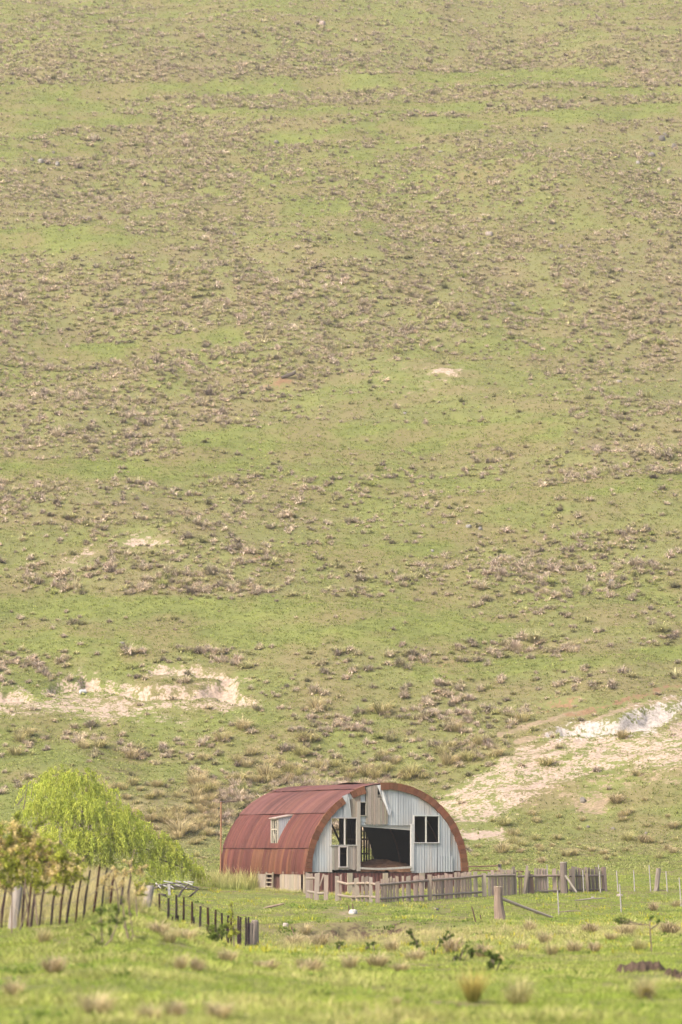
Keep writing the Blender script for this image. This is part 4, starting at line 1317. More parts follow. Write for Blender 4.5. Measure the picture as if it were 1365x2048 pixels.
GREY, PALE = (0.20, .178, .155), (0.28, .26, .235)
rock_at(706, 1828, 24, 11, (0.58, .55, .51), "white rock lying in the grass behind two rusty stakes")
for px, py, w, h, c, lab in ((74, 324, 13, 9, PALE, "palest rock of the cluster high on the left of the hill"), (108, 330, 14, 9, PALE, "pale rock at the right end of the cluster high on the left"), (56, 320, 9, 6, GREY, "small grey rock at the left end of the cluster high on the left"), (100, 305, 8, 5, GREY, "small grey rock just above the high left cluster"),
                             (644, 50, 16, 10, (0.33, .26, .22), "lone brownish rock near the top of the hill"), (551, 286, 14, 7, GREY, "grey rock on the green terrace line left of centre"),
                             (1333, 281, 15, 11, GREY, "large grey rock in the outcrop high at the right edge"), (1311, 313, 22, 10, GREY, "widest grey rock of the high right outcrop"), (1284, 328, 12, 7, PALE, "pale rock at the low left of the high right outcrop"),
                             (1357, 296, 13, 10, GREY, "grey rock at the far right of the high outcrop"), (1339, 271, 10, 6, GREY, "topmost small rock of the high right outcrop"), (1312, 281, 9, 6, GREY, "small grey rock left of the outcrop's top"), (1327, 343, 11, 8, (0.36, .3, .24), "brownish rock below the high right outcrop"),
                             (885, 304, 12, 4, PALE, "small pale flat stone above the brownish bare knoll"), (982, 471, 18, 10, (0.36, .30, .26), "broad brownish rock right of centre in dry grass"), (1128, 496, 10, 9, GREY, "dark grey upright rock right of the broad brownish one"), (467, 471, 9, 6, GREY, "small grey rock in the turf left of centre"),
                             (1028, 611, 13, 8, GREY, "grey rock near the tip of the green tongue on the right"), (938, 1055, 14, 7, PALE, "left one of two pale stones side by side at mid slope"), (962, 1059, 11, 6, PALE, "right one of two pale stones side by side at mid slope"),
                             (866, 1103, 10, 5, PALE, "pale stone at the end of the bright green line"), (1241, 765, 17, 6, PALE, "low pale stone among dry tussocks at the right"), (1225, 1167, 13, 10, GREY, "grey rock below the dry tussock patch at the right"),
                             (811, 828, 8, 5, PALE, "tiny pale stone alone on the open green slope"), (244, 1287, 9, 4, PALE, "tiny pale stone on the green strip above the left scar"), (1183, 1798, 9, 6, PALE, "small pale stone in the grass below the board fence"), (1238, 1793, 15, 6, (0.36, .3, .26), "low brown stone by the lone white post"), (872, 1820, 14, 6, GREY, "grey flat stone above the small brown bank"), (572, 1853, 14, 9, (0.42, .36, .31), "rounded stone at the left end of the gully")):
    rock_at(px, py, w, h, c, lab)
for px, py, w, h, lab in ((880, 1685, 5, 3, "pale stone on the flat behind the shed's right side"), (1196, 1694, 6, 3, "pale stone on the slope foot above the dark boards"), (1175, 1655, 8, 5, "grey stone low on the right slope under the sandy patch"), (1225, 1660, 9, 6, "bigger grey stone low on the right slope"), (1165, 1604, 13, 11, "grey rock in the sandy patch on the right spur"), (1290, 1668, 9, 5, "grey stone at the foot of the slope, far right")):
    rock_at(px, py, w, h, GREY, lab)

dp = ground(166, 1387, 240, 320)
drum = thing("drum", dp, "white drum lying on the bare cream scar at the left", "drum", rz=.5)
mb = MB(); mb.tube([(-.25, 0, .13), (-.23, 0, .13), (.23, 0, .15), (.25, 0, .15)], [.12, .16, .16, .12], (0.62, .62, .60), 14); mb.build("body", M['paint'], drum)
mb = MB(); mb.tube([(-.05, -.2, -.02), (-.04, -.22, .02)], .10, (0.62, .6, .2), 10); mb.build("lid", M['paint'], drum)

lp_ = ground(576, 757, 300, 420)
lg = thing("fallen_log", lp_, "dark fallen log on the reddish earth in the middle of the hill", "log")
mb = MB(); k = lp_.y / F
mb.tube([(-13 * k, 0, .1), (-4 * k, .1, 5 * k), (8 * k, .1, 9 * k), (16 * k, 0, 13 * k)], [.13, .19, .19, .14], (0.085, .07, .06), 9, rough=.15); mb.build("trunk", M['bark'], lg)
mb = MB(); mb.tube([(6 * k, 0, 8 * k), (12 * k, .2, 15 * k), (17 * k, .2, 17 * k)], [.09, .06, .03], (0.20, .18, .16), 7); mb.build("limb", M['bark'], lg)

log_mesh("fallen_log", [(1340, 1901), (1352, 1897), (1368, 1893), (1395, 1888)], 104.0, (6.5, 7.5, 7, 6), (0.11, .07, .05), M['bark'], "dark charred log lying in the grass at the right edge", "log")
log_mesh("fallen_branch", [(1149, 1801), (1170, 1799), (1184, 1797), (1212, 1796)], 182.0, (0.9, 1.3, 1.4, .7), (0.19, .165, .135), M['bark'], "grey fallen branch in the grass below the board fence", "branch")
log_mesh("fallen_branch", [(520, 1819), (538, 1814), (556, 1810), (568, 1807)], 171.0, (1.2, 2.4, 2.2, 1.0), (0.22, .165, .12), M['bark'], "brown fallen branch in the grass left of the broken fence", "branch")
log_mesh("fallen_branch", [(1068, 1824), (1076, 1826), (1090, 1829)], 163.0, (2, 2.6, 1.6), (0.2, .15, .12), M['bark'], "dark short branch under the long pole brace", "branch")
log_mesh("fallen_branch", [(1118, 1824), (1140, 1822), (1162, 1822)], 164.0, (0.9, 1.2, .7), (0.18, .145, .11), M['bark'], "thin brown branch right of the low white post", "branch")
log_mesh("fallen_branch", [(1245, 1923), (1262, 1921), (1285, 1920)], 93.0, (1.4, 2.2, 1.2), (0.42, .34, .27), M['bark'], "pale branch in the grass above the earth bank", "branch")


def earth_bank(px0, px1, py, hpx, Y, label, seed):
    n, m2 = 70, 9; rr = np.random.default_rng(seed)
    ph = np.linspace(0, 1, n)[:, None] * np.ones((1, m2)); a = np.linspace(0, np.pi, m2)[None] * np.ones((n, 1))
    px = px0 + (px1 - px0) * ph
    X = (px - W0 / 2) / F * Y
    w = hpx * 1.7 * Y / F
    env = np.sin(np.pi * np.clip(ph, 0.0, 1.0))**.35 * (0.55 + .9 * fbm(ph * 9, a * .4, seed))
    yo = -np.cos(a) * w * 1.1 * env + (fbm(ph * 12, a * 2, seed + 3) - .5) * w * .8 - np.cos(a) * .02
    gz = height(X.ravel(), (Y + yo).ravel()).reshape(X.shape)
    zo = np.sin(a) * w * env + (fbm(ph * 16, a * 3, seed + 5) - .5) * w * .55 * np.sin(a) - .05
    V = np.stack([X, Y + yo, gz + zo], -1).reshape(-1, 3)
    i = np.arange(n - 1)[:, None] * m2 + np.arange(m2 - 1)[None]
    T = np.stack([i, i + m2, i + m2 + 1, i + 1], -1).reshape(-1, 4)
    C = np.array((0.080, .056, .040))[None] * (0.55 + .9 * fbm(ph * 40, a * 2, seed + 9).ravel())[:, None]
    o = mesh_np("earth_clod", V, T, C, M['earth'])
    return tag(o, label, "earth clod", "broken earth clods in the right foreground")


earth_bank(1226, 1328, 1955, 14, 83.5, "long crumbling clod of brown earth at the right", 3)
earth_bank(1323, 1362, 1957, 11, 82, "short brown earth clod between the long one and the edge", 5)
earth_bank(1346, 1400, 1966, 16, 80, "brown earth clod cut by the right edge of the view", 8)
earth_bank(1300, 1314, 1934, 9, 86, "small upright brown clod above the long one", 11)

# ------------------------------------------------------------------ the willow
def leaf_quads(P, D, L, Wd, col, r=rng):
    """narrow leaves: centre P, direction D, length and width; a kite of two triangles"""
    n = len(P)
    q = r.normal(size=(n, 3)); s = np.cross(D, q); s /= np.linalg.norm(s, axis=1, keepdims=True) + 1e-9
    L = L[:, None]; Wd = Wd[:, None]
    V = np.stack([P - D * L * .5, P + s * Wd * .5, P + D * L * .5, P - s * Wd * .5], 1).reshape(-1, 3)
    T = (np.arange(n) * 4)[:, None, None] + np.array([[0, 1, 2], [0, 2, 3]])[None]
    C = np.repeat(col, 4, axis=0)
    return V, T.reshape(-1, 3), C


WB = on_ground(170, 198.0)
wil = thing("willow_tree", WB, "bright yellow green weeping willow leaning over beside the shed", "tree")
wY0 = 198.0
# lobes of the crown: picture position, radius, depth offset
LOBES = [(82, 1580, 32, 0), (125, 1562, 38, 1.5), (165, 1572, 42, -1), (205, 1600, 40, .5), (72, 1624, 32, -1.5), (110, 1610, 48, -2), (160, 1630, 50, -2.2), (215, 1640, 44, -1.8), (250, 1640, 38, 1), (270, 1672, 40, -1.2), (305, 1680, 36, .6), (330, 1706, 34, -.8), (360, 1722, 28, .4), (385, 1740, 22, 0), (230, 1690, 44, -2.4), (175, 1690, 46, -2.6), (120, 1680, 46, -2.6), (76, 1684, 34, -2), (290, 1730, 30, -1.8), (335, 1745, 24, -1.4), (70, 1732, 36, -1), (130, 1735, 40, -1), (200, 1740, 40, -1), (400, 1750, 16, .3), (98, 1556, 20, .3), (140, 1552, 18, .2)]
mb = MB(); P0 = WB - Vector((0, 0, .3))
fork = at(165, 1700, wY0)
mb.tube([P0, P0.lerp(fork, .5) + Vector((.1, 0, 0)), fork], [.42, .34, .28], (0.15, .12, .09), 9, rough=.1)
for px, py, rr_, dy in LOBES[:16:1]:
    e = at(px, py + rr_ * .1, wY0 + dy)
    m1 = fork.lerp(e, .5) + Vector((0, 0, .5))
    mb.tube([fork, m1, e], [.11, .05, .02], (0.15, .12, .085), 6)
for (a, b) in (((35, 1610), (55, 1585)), ((44, 1640), (57, 1560)), ((58, 1620), (66, 1570)), ((130, 1610), (138, 1570))):
    mb.tube([at(a[0], a[1], wY0 - 2.4), at(b[0], b[1], wY0 - 2.2)], [.035, .012], (0.12, .1, .07), 5)
tr = mb.build("trunk", M['bark'], wil); tr.matrix_parent_inverse = Matrix.Translation(-WB)
Ps, Ds, Ls, Ws, Cs = [], [], [], [], []
for (px, py, rr_, dy) in LOBES:
    rr_ *= .96; c = at(px, py + 6, wY0 + dy * 1.5); rad = rr_ * wY0 / F
    ns = int(92 * (rr_ / 40)**2 * rng.uniform(.5, 1.15))
    lob = rng.uniform(.72, 1.15)
    for s_ in range(ns):
        d = rng.normal(size=3); d[2] = abs(d[2]) * .9 + .05; d /= np.linalg.norm(d)
        start = np.array(c) + d * rad * (0.5 + .62 * rng.random()**.8)
        ln = (0.45 + 1.15 * rng.random()**1.5) * min(1.0, rad + .15)
        nl = int(30 * ln) + 8
        t = np.sort(rng.random(nl))
        out = np.array([d[0], d[1], 0]) * .55
        pts = start + out * (t * ln * .8)[:, None] + np.array([0, 0, 1.0]) * ((0.16 * t - 1.0 * t * t) * ln)[:, None] + rng.normal(0, .05, (nl, 3))
        dirs = out[None] * .5 + np.array([0, 0, -1.0]) * (0.1 + 1.6 * t)[:, None] + rng.normal(0, .38, (nl, 3))
        dirs /= np.linalg.norm(dirs, axis=1, keepdims=True)
        Ps.append(pts); Ds.append(dirs); Ls.append(rng.uniform(.10, .24, nl)); Ws.append(rng.uniform(.03, .06, nl))
        base = np.array((0.470, .510, .095)) * lob
        g = rng.random(); col = base * (1 - .42 * g) + np.array((0.15, .24, .05)) * .42 * g
        young = np.array((0.52, .50, .11))
        k = (0.5 * rng.random() * (1.0 if d[2] > .35 else .35))
        col = col * (1 - k) + young * k
        Cs.append(col[None] * rng.normal(1, .14, (nl, 1)).clip(.5, 1.5))
V, T, C = leaf_quads(np.concatenate(Ps), np.concatenate(Ds), np.concatenate(Ls), np.concatenate(Ws), np.concatenate(Cs))
cr = mesh_np("crown", V, T, C, M['leaf'], wil); cr.matrix_parent_inverse = Matrix.Translation(-WB)


# ------------------------------------------------------------------ saplings and briars in front
def sapling(name, label, cat, Y, stems, clusters, leafcol=(0.15, .20, .04), stemcol=(0.16, .12, .09), lpx=3.2, group=None, dens=1.0, sr=1.0, depth=.5):
    first = stems[0][0]; B = on_ground(first[0], Y)
    t_ = thing(name, B, label, cat, group); inv = Matrix.Translation(-B)
    m_ = MB()
    for pts in stems:
        P = [at(px, py, Y + random.uniform(-.15, .15)) for px, py in pts]
        if pts[0] == first: P[0] = B - Vector((0, 0, .1))
        n = len(P); m_.tube(P, [sr * .022 * (1 - .65 * k / max(1, n - 1)) for k in range(n)], tint(stemcol, .15), 5, rough=.1)
    s_ = m_.build("stem", M['bark'], t_); s_.matrix_parent_inverse = inv
    if not clusters: return t_
    Ps, Ds, Ls, Ws, Cs = [], [], [], [], []
    tw = MB()
    segs = [(np.array(at(p[0], p[1], Y))) for s_ in stems for p in s_]
    for cl in clusters:
        px, py, r_ = cl[:3]; col = np.array(cl[3] if len(cl) > 3 else leafcol)
        k = Y / F; cc = np.array(at(px, py, Y))
        near = min(segs, key=lambda q: np.linalg.norm(q - cc)); nsh = max(3, int(r_ / 2.0))
        for q in range(nsh):                       # each cluster is a few leafy shoots
            e = cc + rng.normal(0, 1, 3) * np.array([r_ * .75, r_ * .8, r_ * .7]) * k; e[2] += r_ * .25 * k
            s0 = near + (cc - near) * rng.uniform(.2, .8)
            tw.tube([Vector(near), Vector(s0), Vector((s0 + e) / 2 + np.array([0, 0, r_ * .25 * k])), Vector(e)], [.012 * sr, .010 * sr, .007 * sr, .004 * sr], tint(stemcol, .2), 4, cap=False)
            n = int(r_ * 4.2 * dens) + 6; t = rng.random(n)[:, None]**.6
            P_ = s0 * (1 - t) + e * t + np.array([0, 0, r_ * .5 * k]) * (t * (1 - t)) + rng.normal(0, r_ * .17 * k, (n, 3))
            Ps.append(P_); D = rng.normal(size=(n, 3)) + (e - s0)[None] / (np.linalg.norm(e - s0) + 1e-6) * .9; Ds.append(D / np.linalg.norm(D, axis=1, keepdims=True))
            Ls.append(rng.uniform(.6, 1.5, n) * lpx * k * 1.5); Ws.append(rng.uniform(.6, 1.2, n) * lpx * k * .78)
            Cs.append(col[None] * rng.uniform(.8, 1.2) * rng.normal(1, .22, (n, 1)).clip(.5, 1.7))
    g_ = tw.build("twigs", M['bark'], t_); g_.matrix_parent_inverse = inv
    V, T, C = leaf_quads(np.concatenate(Ps), np.concatenate(Ds), np.concatenate(Ls), np.concatenate(Ws), np.concatenate(Cs))
    f_ = mesh_np("foliage", V, T, C, M['leaf'], t_); f_.matrix_parent_inverse = inv
    return t_


TAN, DKG = (0.64, .52, .27), (0.092, .135, .028)
YG = (0.38, .40, .07)
OLG = (0.33, .36, .07)
bcl = []
for k in range(84):
    px = -30 + random.random() * 190; top = 1645 + max(0, px) * .55; py = random.uniform(top, 1765)
    bcl.append((px, py, random.uniform(9, 20), TAN if random.random() < .42 else random.choice((YG, OLG, OLG, YG))))
sapling("briar_bush", "tan and green briar bush over the fence at the left edge", "bush", 92.0,
        [[(28, 1870), (24, 1790), (10, 1700), (-10, 1650)], [(60, 1855), (50, 1780), (55, 1700), (30, 1640)], [(75, 1850), (70, 1790), (90, 1720), (120, 1680)], [(40, 1860), (60, 1800), (40, 1720), (70, 1670)]],
        bcl + [(15, 1728, 12, OLG), (60, 1760, 12, OLG), (100, 1765, 10, OLG), (115, 1782, 9, OLG), (143, 1772, 8, OLG), (75, 1645, 13, OLG), (40, 1640, 11, OLG), (120, 1700, 10, OLG), (90, 1690, 10, YG), (150, 1745, 9, TAN), (45, 1690, 12, YG)], lpx=3.4, dens=.8, sr=1.0, depth=.7)
scl = [(200 + random.random() * 90, 1735 + random.random() * 55, random.uniform(7, 12), TAN) for _ in range(22)]
sapling("briar_bush", "pale dry bush with a few green shoots left of the grey fence post", "bush", 93.0,
        [[(262, 1850), (258, 1790), (262, 1740), (268, 1700)], [(275, 1845), (272, 1790), (285, 1740)], [(240, 1840), (235, 1780), (225, 1740)]],
        scl[:12] + [(275, 1765, 10, YG), (285, 1790, 9, YG), (268, 1745, 8, TAN), (258, 1720, 9, TAN), (296, 1765, 7, YG)], lpx=2.8, dens=.6, depth=.7)
sapling("sapling", "small leafy sapling with scattered green tufts, left foreground", "sapling", 78.0,
        [[(206, 1930), (205, 1880), (203, 1840), (202, 1815)], [(206, 1905), (196, 1885), (186, 1870)], [(206, 1895), (222, 1880), (234, 1850), (233, 1820)]],
        [(202, 1822, 9, DKG), (234, 1838, 12, DKG), (232, 1815, 9), (200, 1888, 11, DKG), (224, 1864, 9, DKG), (172, 1868, 7), (180, 1920, 7), (208, 1932, 9, DKG), (182, 1936, 9), (220, 1915, 8), (205, 1850, 8), (190, 1850, 6)], dens=.8)
sapling("sapling", "tall thin bare stem beside the leafy sapling, left foreground", "sapling", 80.0,
        [[(262, 1905), (252, 1855), (246, 1810), (243, 1765)], [(262, 1905), (266, 1870), (262, 1835)], [(262, 1890), (256, 1866), (244, 1845)]],
        [(287, 1880, 7, DKG), (262, 1826, 5), (248, 1800, 4)], sr=1.1, dens=.7)
sapling("sapling", "dense low green sapling in front of the dark stake fence", "sapling", 100.0,
        [[(432, 1895), (432, 1872), (428, 1850)], [(432, 1890), (440, 1870), (446, 1852)]],
        [(432, 1882, 17, DKG), (424, 1866, 11), (444, 1870, 12), (436, 1895, 14, DKG), (450, 1856, 9), (426, 1855, 7)], dens=.9)
sapling("sapling", "slim yellow green shoot crossing the end of the stake fence", "sapling", 108.0,
        [[(470, 1900), (468, 1860), (466, 1830), (463, 1806)]],
        [(464, 1812, 7, YG), (466, 1826, 8, YG), (466, 1842, 8, YG), (458, 1850, 8, YG), (468, 1862, 9, YG), (462, 1872, 9, YG), (474, 1868, 7, YG)], dens=.8)
sapling("briar_bush", "arching green briar canes in tan grass, right of centre", "bush", 100.0,
        [[(850, 1955), (846, 1920), (838, 1893), (825, 1868), (812, 1872)], [(850, 1955), (862, 1925), (872, 1900), (885, 1878), (905, 1870)], [(850, 1955), (853, 1925), (850, 1906), (832, 1908)], [(864, 1940), (864, 1915), (862, 1895)]],
        [(820, 1870, 8, DKG), (832, 1884, 8, DKG), (836, 1896, 6, DKG), (880, 1884, 6, DKG), (890, 1876, 6, DKG), (903, 1872, 6, DKG), (862, 1920, 8, DKG), (866, 1904, 6, DKG), (838, 1906, 6), (848, 1905, 5), (822, 1865, 6, DKG)], dens=.9)
sapling("briar_bush", "small green briar shoot, leftmost of three in front of the gully", "bush", 108.0,
        [[(680, 1915), (678, 1898), (682, 1886)]], [(678, 1896, 7, DKG), (684, 1888, 6, DKG), (676, 1910, 5)], dens=.9)
sapling("briar_bush", "middle green briar shoot of three in front of the gully, the bushiest", "bush", 108.0,
        [[(722, 1915), (728, 1900), (738, 1892)]], [(728, 1906, 9, YG), (720, 1908, 8, DKG), (738, 1898, 7, DKG), (709, 1902, 5, YG)], dens=.9)
sapling("briar_bush", "thin green briar shoot, right one of three in front of the gully", "bush", 107.0,
        [[(750, 1912), (749, 1896), (746, 1888)]], [(746, 1890, 6, DKG), (753, 1895, 5, YG)], dens=.9)
sapling("sapling", "thin forked sapling with leaves on its left branch, right of centre", "sapling", 92.0,
        [[(914, 1950), (914, 1935), (921, 1918), (928, 1900)], [(914, 1945), (924, 1930), (932, 1915), (936, 1905)], [(914, 1940), (910, 1925), (908, 1915)]],
        [(915, 1914, 8, DKG), (920, 1908, 6, DKG), (912, 1922, 5, DKG), (908, 1934, 5, DKG), (940, 1905, 9, DKG), (952, 1910, 8, DKG), (962, 1904, 6), (934, 1898, 6)], dens=.9)
sapling("sapling", "larger twin stemmed sapling with bright green leaves, right foreground", "sapling", 84.0,
        [[(990, 1980), (990, 1950), (988, 1925), (976, 1908)], [(1004, 1985), (1006, 1960), (1014, 1945), (1028, 1925)], [(990, 1950), (998, 1930), (1004, 1915)], [(1006, 1960), (998, 1950)]],
        [(980, 1912, 10), (990, 1922, 11, DKG), (986, 1935, 10, DKG), (974, 1906, 7, DKG), (1002, 1922, 7), (1005, 1950, 11, DKG), (1000, 1958, 10, DKG), (1030, 1953, 6, DKG), (1016, 1940, 6), (1000, 1912, 6, TAN)], dens=.9)
sapling("sapling", "small dark sapling among the tan tufts, right of centre", "sapling", 97.0,
        [[(1300, 1868), (1300, 1850), (1302, 1838)], [(1300, 1860), (1316, 1848), (1318, 1838)]], [(1302, 1838, 6, DKG), (1316, 1842, 5, DKG), (1232, 1842, 8, DKG), (1236, 1848, 5, DKG)], dens=.9)
sapling("sapling", "dry leaning weed stalk near the bottom right corner", "sapling", 62.0,
        [[(1326, 2035), (1315, 2015), (1304, 2000), (1296, 1985)]], [(1296, 1985, 12, (0.25, .2, .07)), (1290, 1995, 9, (0.22, .2, .06))], dens=.5)

# ------------------------------------------------------------------ tussocks
ROOTS = [(0.30, .25, .19), (0.27, .24, .17), (0.31, .255, .20), (0.26, .25, .13)]
TIPS = [(0.80, .64, .51), (0.74, .61, .45), (0.78, .62, .52), (0.62, .55, .32), (0.82, .67, .52)]
FINE = [tuft(190 + 30 * (k % 3), .58 + .06 * (k % 3),   .42, .026, lean=.8 + .1 * (k % 2), droop=.55 + .2 * (k % 3), root=ROOTS[k % 4], tip=TIPS[k % 5], r=rng) for k in range(8)]
def mound(k, n1, w1, n2, w2):
    rt, tp = ROOTS[k % 4], TIPS[k % 5]
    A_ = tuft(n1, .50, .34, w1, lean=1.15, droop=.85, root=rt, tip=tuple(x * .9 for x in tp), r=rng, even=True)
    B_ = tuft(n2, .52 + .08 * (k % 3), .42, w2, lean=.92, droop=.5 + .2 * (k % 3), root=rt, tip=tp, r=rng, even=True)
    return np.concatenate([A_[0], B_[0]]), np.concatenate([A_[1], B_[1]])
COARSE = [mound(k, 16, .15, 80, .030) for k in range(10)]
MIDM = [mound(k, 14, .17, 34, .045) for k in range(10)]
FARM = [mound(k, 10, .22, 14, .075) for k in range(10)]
_OLD = [tuft(4, .55 + .07 * (k % 3), .50, .058, lean=1.1, droop=.65 + .2 * (k % 3), root=ROOTS[k % 4], tip=TIPS[k % 5], r=rng) for k in range(10)]

FT = [(.66, .54, .33), (.60, .52, .27), (.68, .53, .36), (.54, .49, .22), (.70, .57, .36)]
FINE = [tuft(190 + 30 * (k % 3), .58 + .06 * (k % 3), .42, .022, lean=.8 + .1 * (k % 2), droop=.55 + .2 * (k % 3), root=(.30, .30, .11) if k % 2 else (.32, .28, .14), tip=FT[k % 5], vary=.28, r=rng) for k in range(8)]
FINE[3] = tuft(300, .66, .30, .018, lean=.75, droop=.45, root=(.15, .19, .03), tip=(.66, .50, .17), vary=.3, r=rng)
FINE_ME = []
for k, (V, C) in enumerate(FINE):
    T = (np.arange(len(V)) * 5)[:, None, None] + BT[None]
    o = mesh_np("tussock", V.reshape(-1, 3), T.reshape(-1, 3), C.reshape(-1, 3), M['blade'])
    FINE_ME.append(o.data); COL.objects.unlink(o); bpy.data.objects.remove(o)
PROTO = bpy.data.objects.new("tussock", FINE_ME[0])


def put_tussock(p, k, scale, rz, label, group, sz=1.0, name="tussock"):
    o = PROTO.copy(); o.data = FINE_ME[k % len(FINE_ME)]; o.name = name
    o.location = p; o.rotation_euler = (random.uniform(-.08, .08), random.uniform(-.08, .08), rz); o.scale = (scale, scale, scale * sz)
    COL.objects.link(o); return tag(o, label, "grass tussock", group)


# tussocks of the near paddock, each where it stands
NEAR = [(946, 2005, 50, 52, "large golden green tussock with upright blades, bottom right of centre", 33), (1036, 2010, 44, 42, "brown and green tussock to the right of the large golden one", 1), (80, 2000, 34, 60, None, 0),
        (28, 1998, 30, 42, "upright tan tussock near the bottom left corner", 4), (108, 1946, 36, 26, "low tan tussock in the left foreground below the fence", 2), (88, 1886, 28, 24, "greenish tussock just below the grey post at the left edge", 3),
        (196, 2046, 50, 40, "tan tussock cut by the bottom edge, left", 4), (300, 2044, 40, 30, "brown tussock cut by the bottom edge, third from the left corner", 0), (352, 2046, 32, 28, "small tan tussock cut by the bottom edge, left of centre", 2), (440, 2048, 40, 30, "pale tussock cut by the bottom edge near the centre", 4),
        (360, 1940, 24, 26, "left one of two brown tussocks on the grass bank, left of centre", 0), (394, 1944, 22, 22, "right one of two brown tussocks on the grass bank, left of centre", 2), (456, 1926, 30, 22, "tan tussock below the end of the stake fence", 4), (534, 1940, 34, 16, "flat pinkish tussock alone on the grass, left of centre", 2),
        (620, 1946, 40, 24, "broad pinkish tan tussock in the centre foreground", 2), (700, 1938, 30, 24, "brown tussock right of the broad pinkish one", 0), (754, 1934, 36, 22, "sandy tussock behind the pale flowers, centre", 4), (792, 2014, 20, 18, "small green tussock alone near the bottom centre", 3), (800, 1944, 30, 16, "low tan tussock left of the arching briar", 4),
        (1104, 1910, 24, 20, "brownish green tussock in the middle of the right paddock", 3), (1092, 1890, 22, 22, "tan tussock behind the brownish green one", 4), (1150, 1904, 28, 20, "wide tan tussock in the middle of the right paddock", 0), (1190, 1905, 18, 18, "narrow tan tussock right of the wide one", 2), (1222, 1880, 22, 14, "small brown tussock below the lone white post", 0),
        (1280, 1900, 24, 20, "brown tussock left of the charred log", 1), (1307, 1822, 16, 14, "pinkish tussock below the leaning post", 2), (1352, 1816, 16, 12, "small tan tussock at the foot of the right edge post", 4), (1292, 1998, 40, 34, "loose olive tussock near the bottom right corner", 3), (1060, 1862, 20, 18, "low tan tussock below the braced post", 4),
        (1180, 1866, 26, 16, "faint tan tussock on the open right paddock", 2), (1340, 1868, 30, 20, "pinkish brown tussock near the right edge above the log", 2), (1252, 1870, 34, 20, "dry tan tussock spreading left of the right edge", 4), (340, 1885, 26, 22, "green and tan tussock on the crest in front of the stake fence", 3), (372, 1880, 40, 20, "long tan tussock arching over the crest below the grey post", 4),
        (318, 1872, 30, 22, "tan tussock at the foot of the right grey post", 2), (590, 1890, 30, 18, "pale tan tussock on the lip of the gully", 4), (640, 1892, 26, 20, "pinkish tussock on the lip of the gully, second from its left", 2), (612, 1868, 18, 16, "tan tussock in front of the stake by the gully", 4), (785, 1905, 26, 22, "straw tussock beside the arching briar's left canes", 4), (905, 1905, 30, 24, "straw tussock between the arching briar and the forked sapling", 2), (965, 1915, 28, 22, "pinkish tussock left of the twin stemmed sapling", 2), (1040, 1905, 26, 18, "pinkish tan tussock right of the twin stemmed sapling", 4), (830, 1925, 32, 22, "straw tussock under the arching briar", 4)]
n_ind = 0
for px, py, wpx, hpx, lab, k in NEAR:
    if lab is None: continue
    p = ground(px, min(py, 2046), 45, 175) if py < 2046 else on_ground(px, 53.0)
    w = wpx * p.y / F; h = hpx * p.y / F
    w *= 1.0 if k == 33 else 1.3; h *= 1.0 if k == 33 else 1.3
    k = 3 if k == 33 else (6 if k == 3 else k)
    put_tussock(p, k, w / .80, random.random() * 6, lab, "tussocks in the near paddock", sz=max(.6, min(1.7, (h / .5) / (w / .80)))); n_ind += 1

# the hillside: thousands; the nearest ones are things, the rest one mass
X, Y = sample_land(116000, 226, 590, -220, 1585)
Z, mk = height(X, Y, True)
ks, dry, dn, px, py = mk[0], mk[1], mk[3], mk[4], mk[5]
cl = fbm(X / 3.2, Y / 5.0, 90, 3); cl2 = fbm(X / 14, Y / 9, 91, 2)
soil = ks.max(0)
pr = 1.40 * dn**1.3 * (0.36 + 1.5 * sstep(.36, .62, cl)) * (0.55 + .9 * sstep(.3, .7, cl2)) * np.clip(1.15 - 2.8 * soil, .0, 1)
pr = np.clip(pr + 0.012 * (soil < .7), 0, 1)
keep = rng.random(len(X)) < pr * (.85 + .15 * sstep(262, 350, Y))
X, Y, Z, px, py, dry, dn = X[keep], Y[keep], Z[keep], px[keep], py[keep], dry[keep], dn[keep]
qx, qy = project(X, Y, Z)
size = np.exp(rng.normal(math.log(.52), .34, len(X))).clip(.3, 1.6) * (0.85 + .25 * dn)
size = size * (1.35 - .35 * sstep(262, 370, Y))
rot = rng.random(len(X)) * 6.283
which = rng.integers(0, len(COARSE), len(X))
inview = (qx > 8) & (qx < 1357) & (qy < 1745) & ~((qx > 432) & (qx < 945) & (qy > 1566)) & ~((qx < 400) & (qy > 1535 + .55 * np.clip(qx - 40, 0, 400)))
order = np.argsort(np.where(inview, Y - size * 22, 1e9))
solo = order[:296 - n_ind]
def hill_label(x_, y_):
    if y_ > 1545 and x_ < 480: return "tan tussock on the slope foot between the willow and the shed", "tussocks between willow and shed"
    if y_ > 1400 and x_ >= 480 and x_ < 900: return "tan tussock on the slope just above the shed roof", "tussocks above the shed"
    if x_ >= 900: return "tan tussock on the lower right of the hill near the bare spur", "tussocks on the lower right slope"
    return "tan tussock on the lower left of the hill around the cream scar", "tussocks on the lower left slope"
for j in solo:
    lab, grp = hill_label(qx[j], qy[j])
    put_tussock((X[j], Y[j], Z[j]), (5 if which[j] % 8 == 3 else int(which[j])), float(size[j]) * 1.02, float(rot[j]), lab, grp, sz=1.1)
rest = np.ones(len(X), bool); rest[solo] = False
P = np.stack([X, Y, Z], -1)[rest]; n = len(P)
shade = rng.normal(1, .12, (n, 1)).clip(.65, 1.2) * np.ones((1, 3))
greenish = (rng.random(n) < .16)[:, None]
tv = shade * np.where(greenish, np.array([[.82, .95, .6]]), np.array([[1, 1, 1]]))
dark = (rng.random(n) < .20)[:, None]; tv = tv * np.where(dark, .62, 1)
wh = which[rest] + np.where(P[:, 1] > 400, 20, np.where(P[:, 1] > 305, 10, 0))
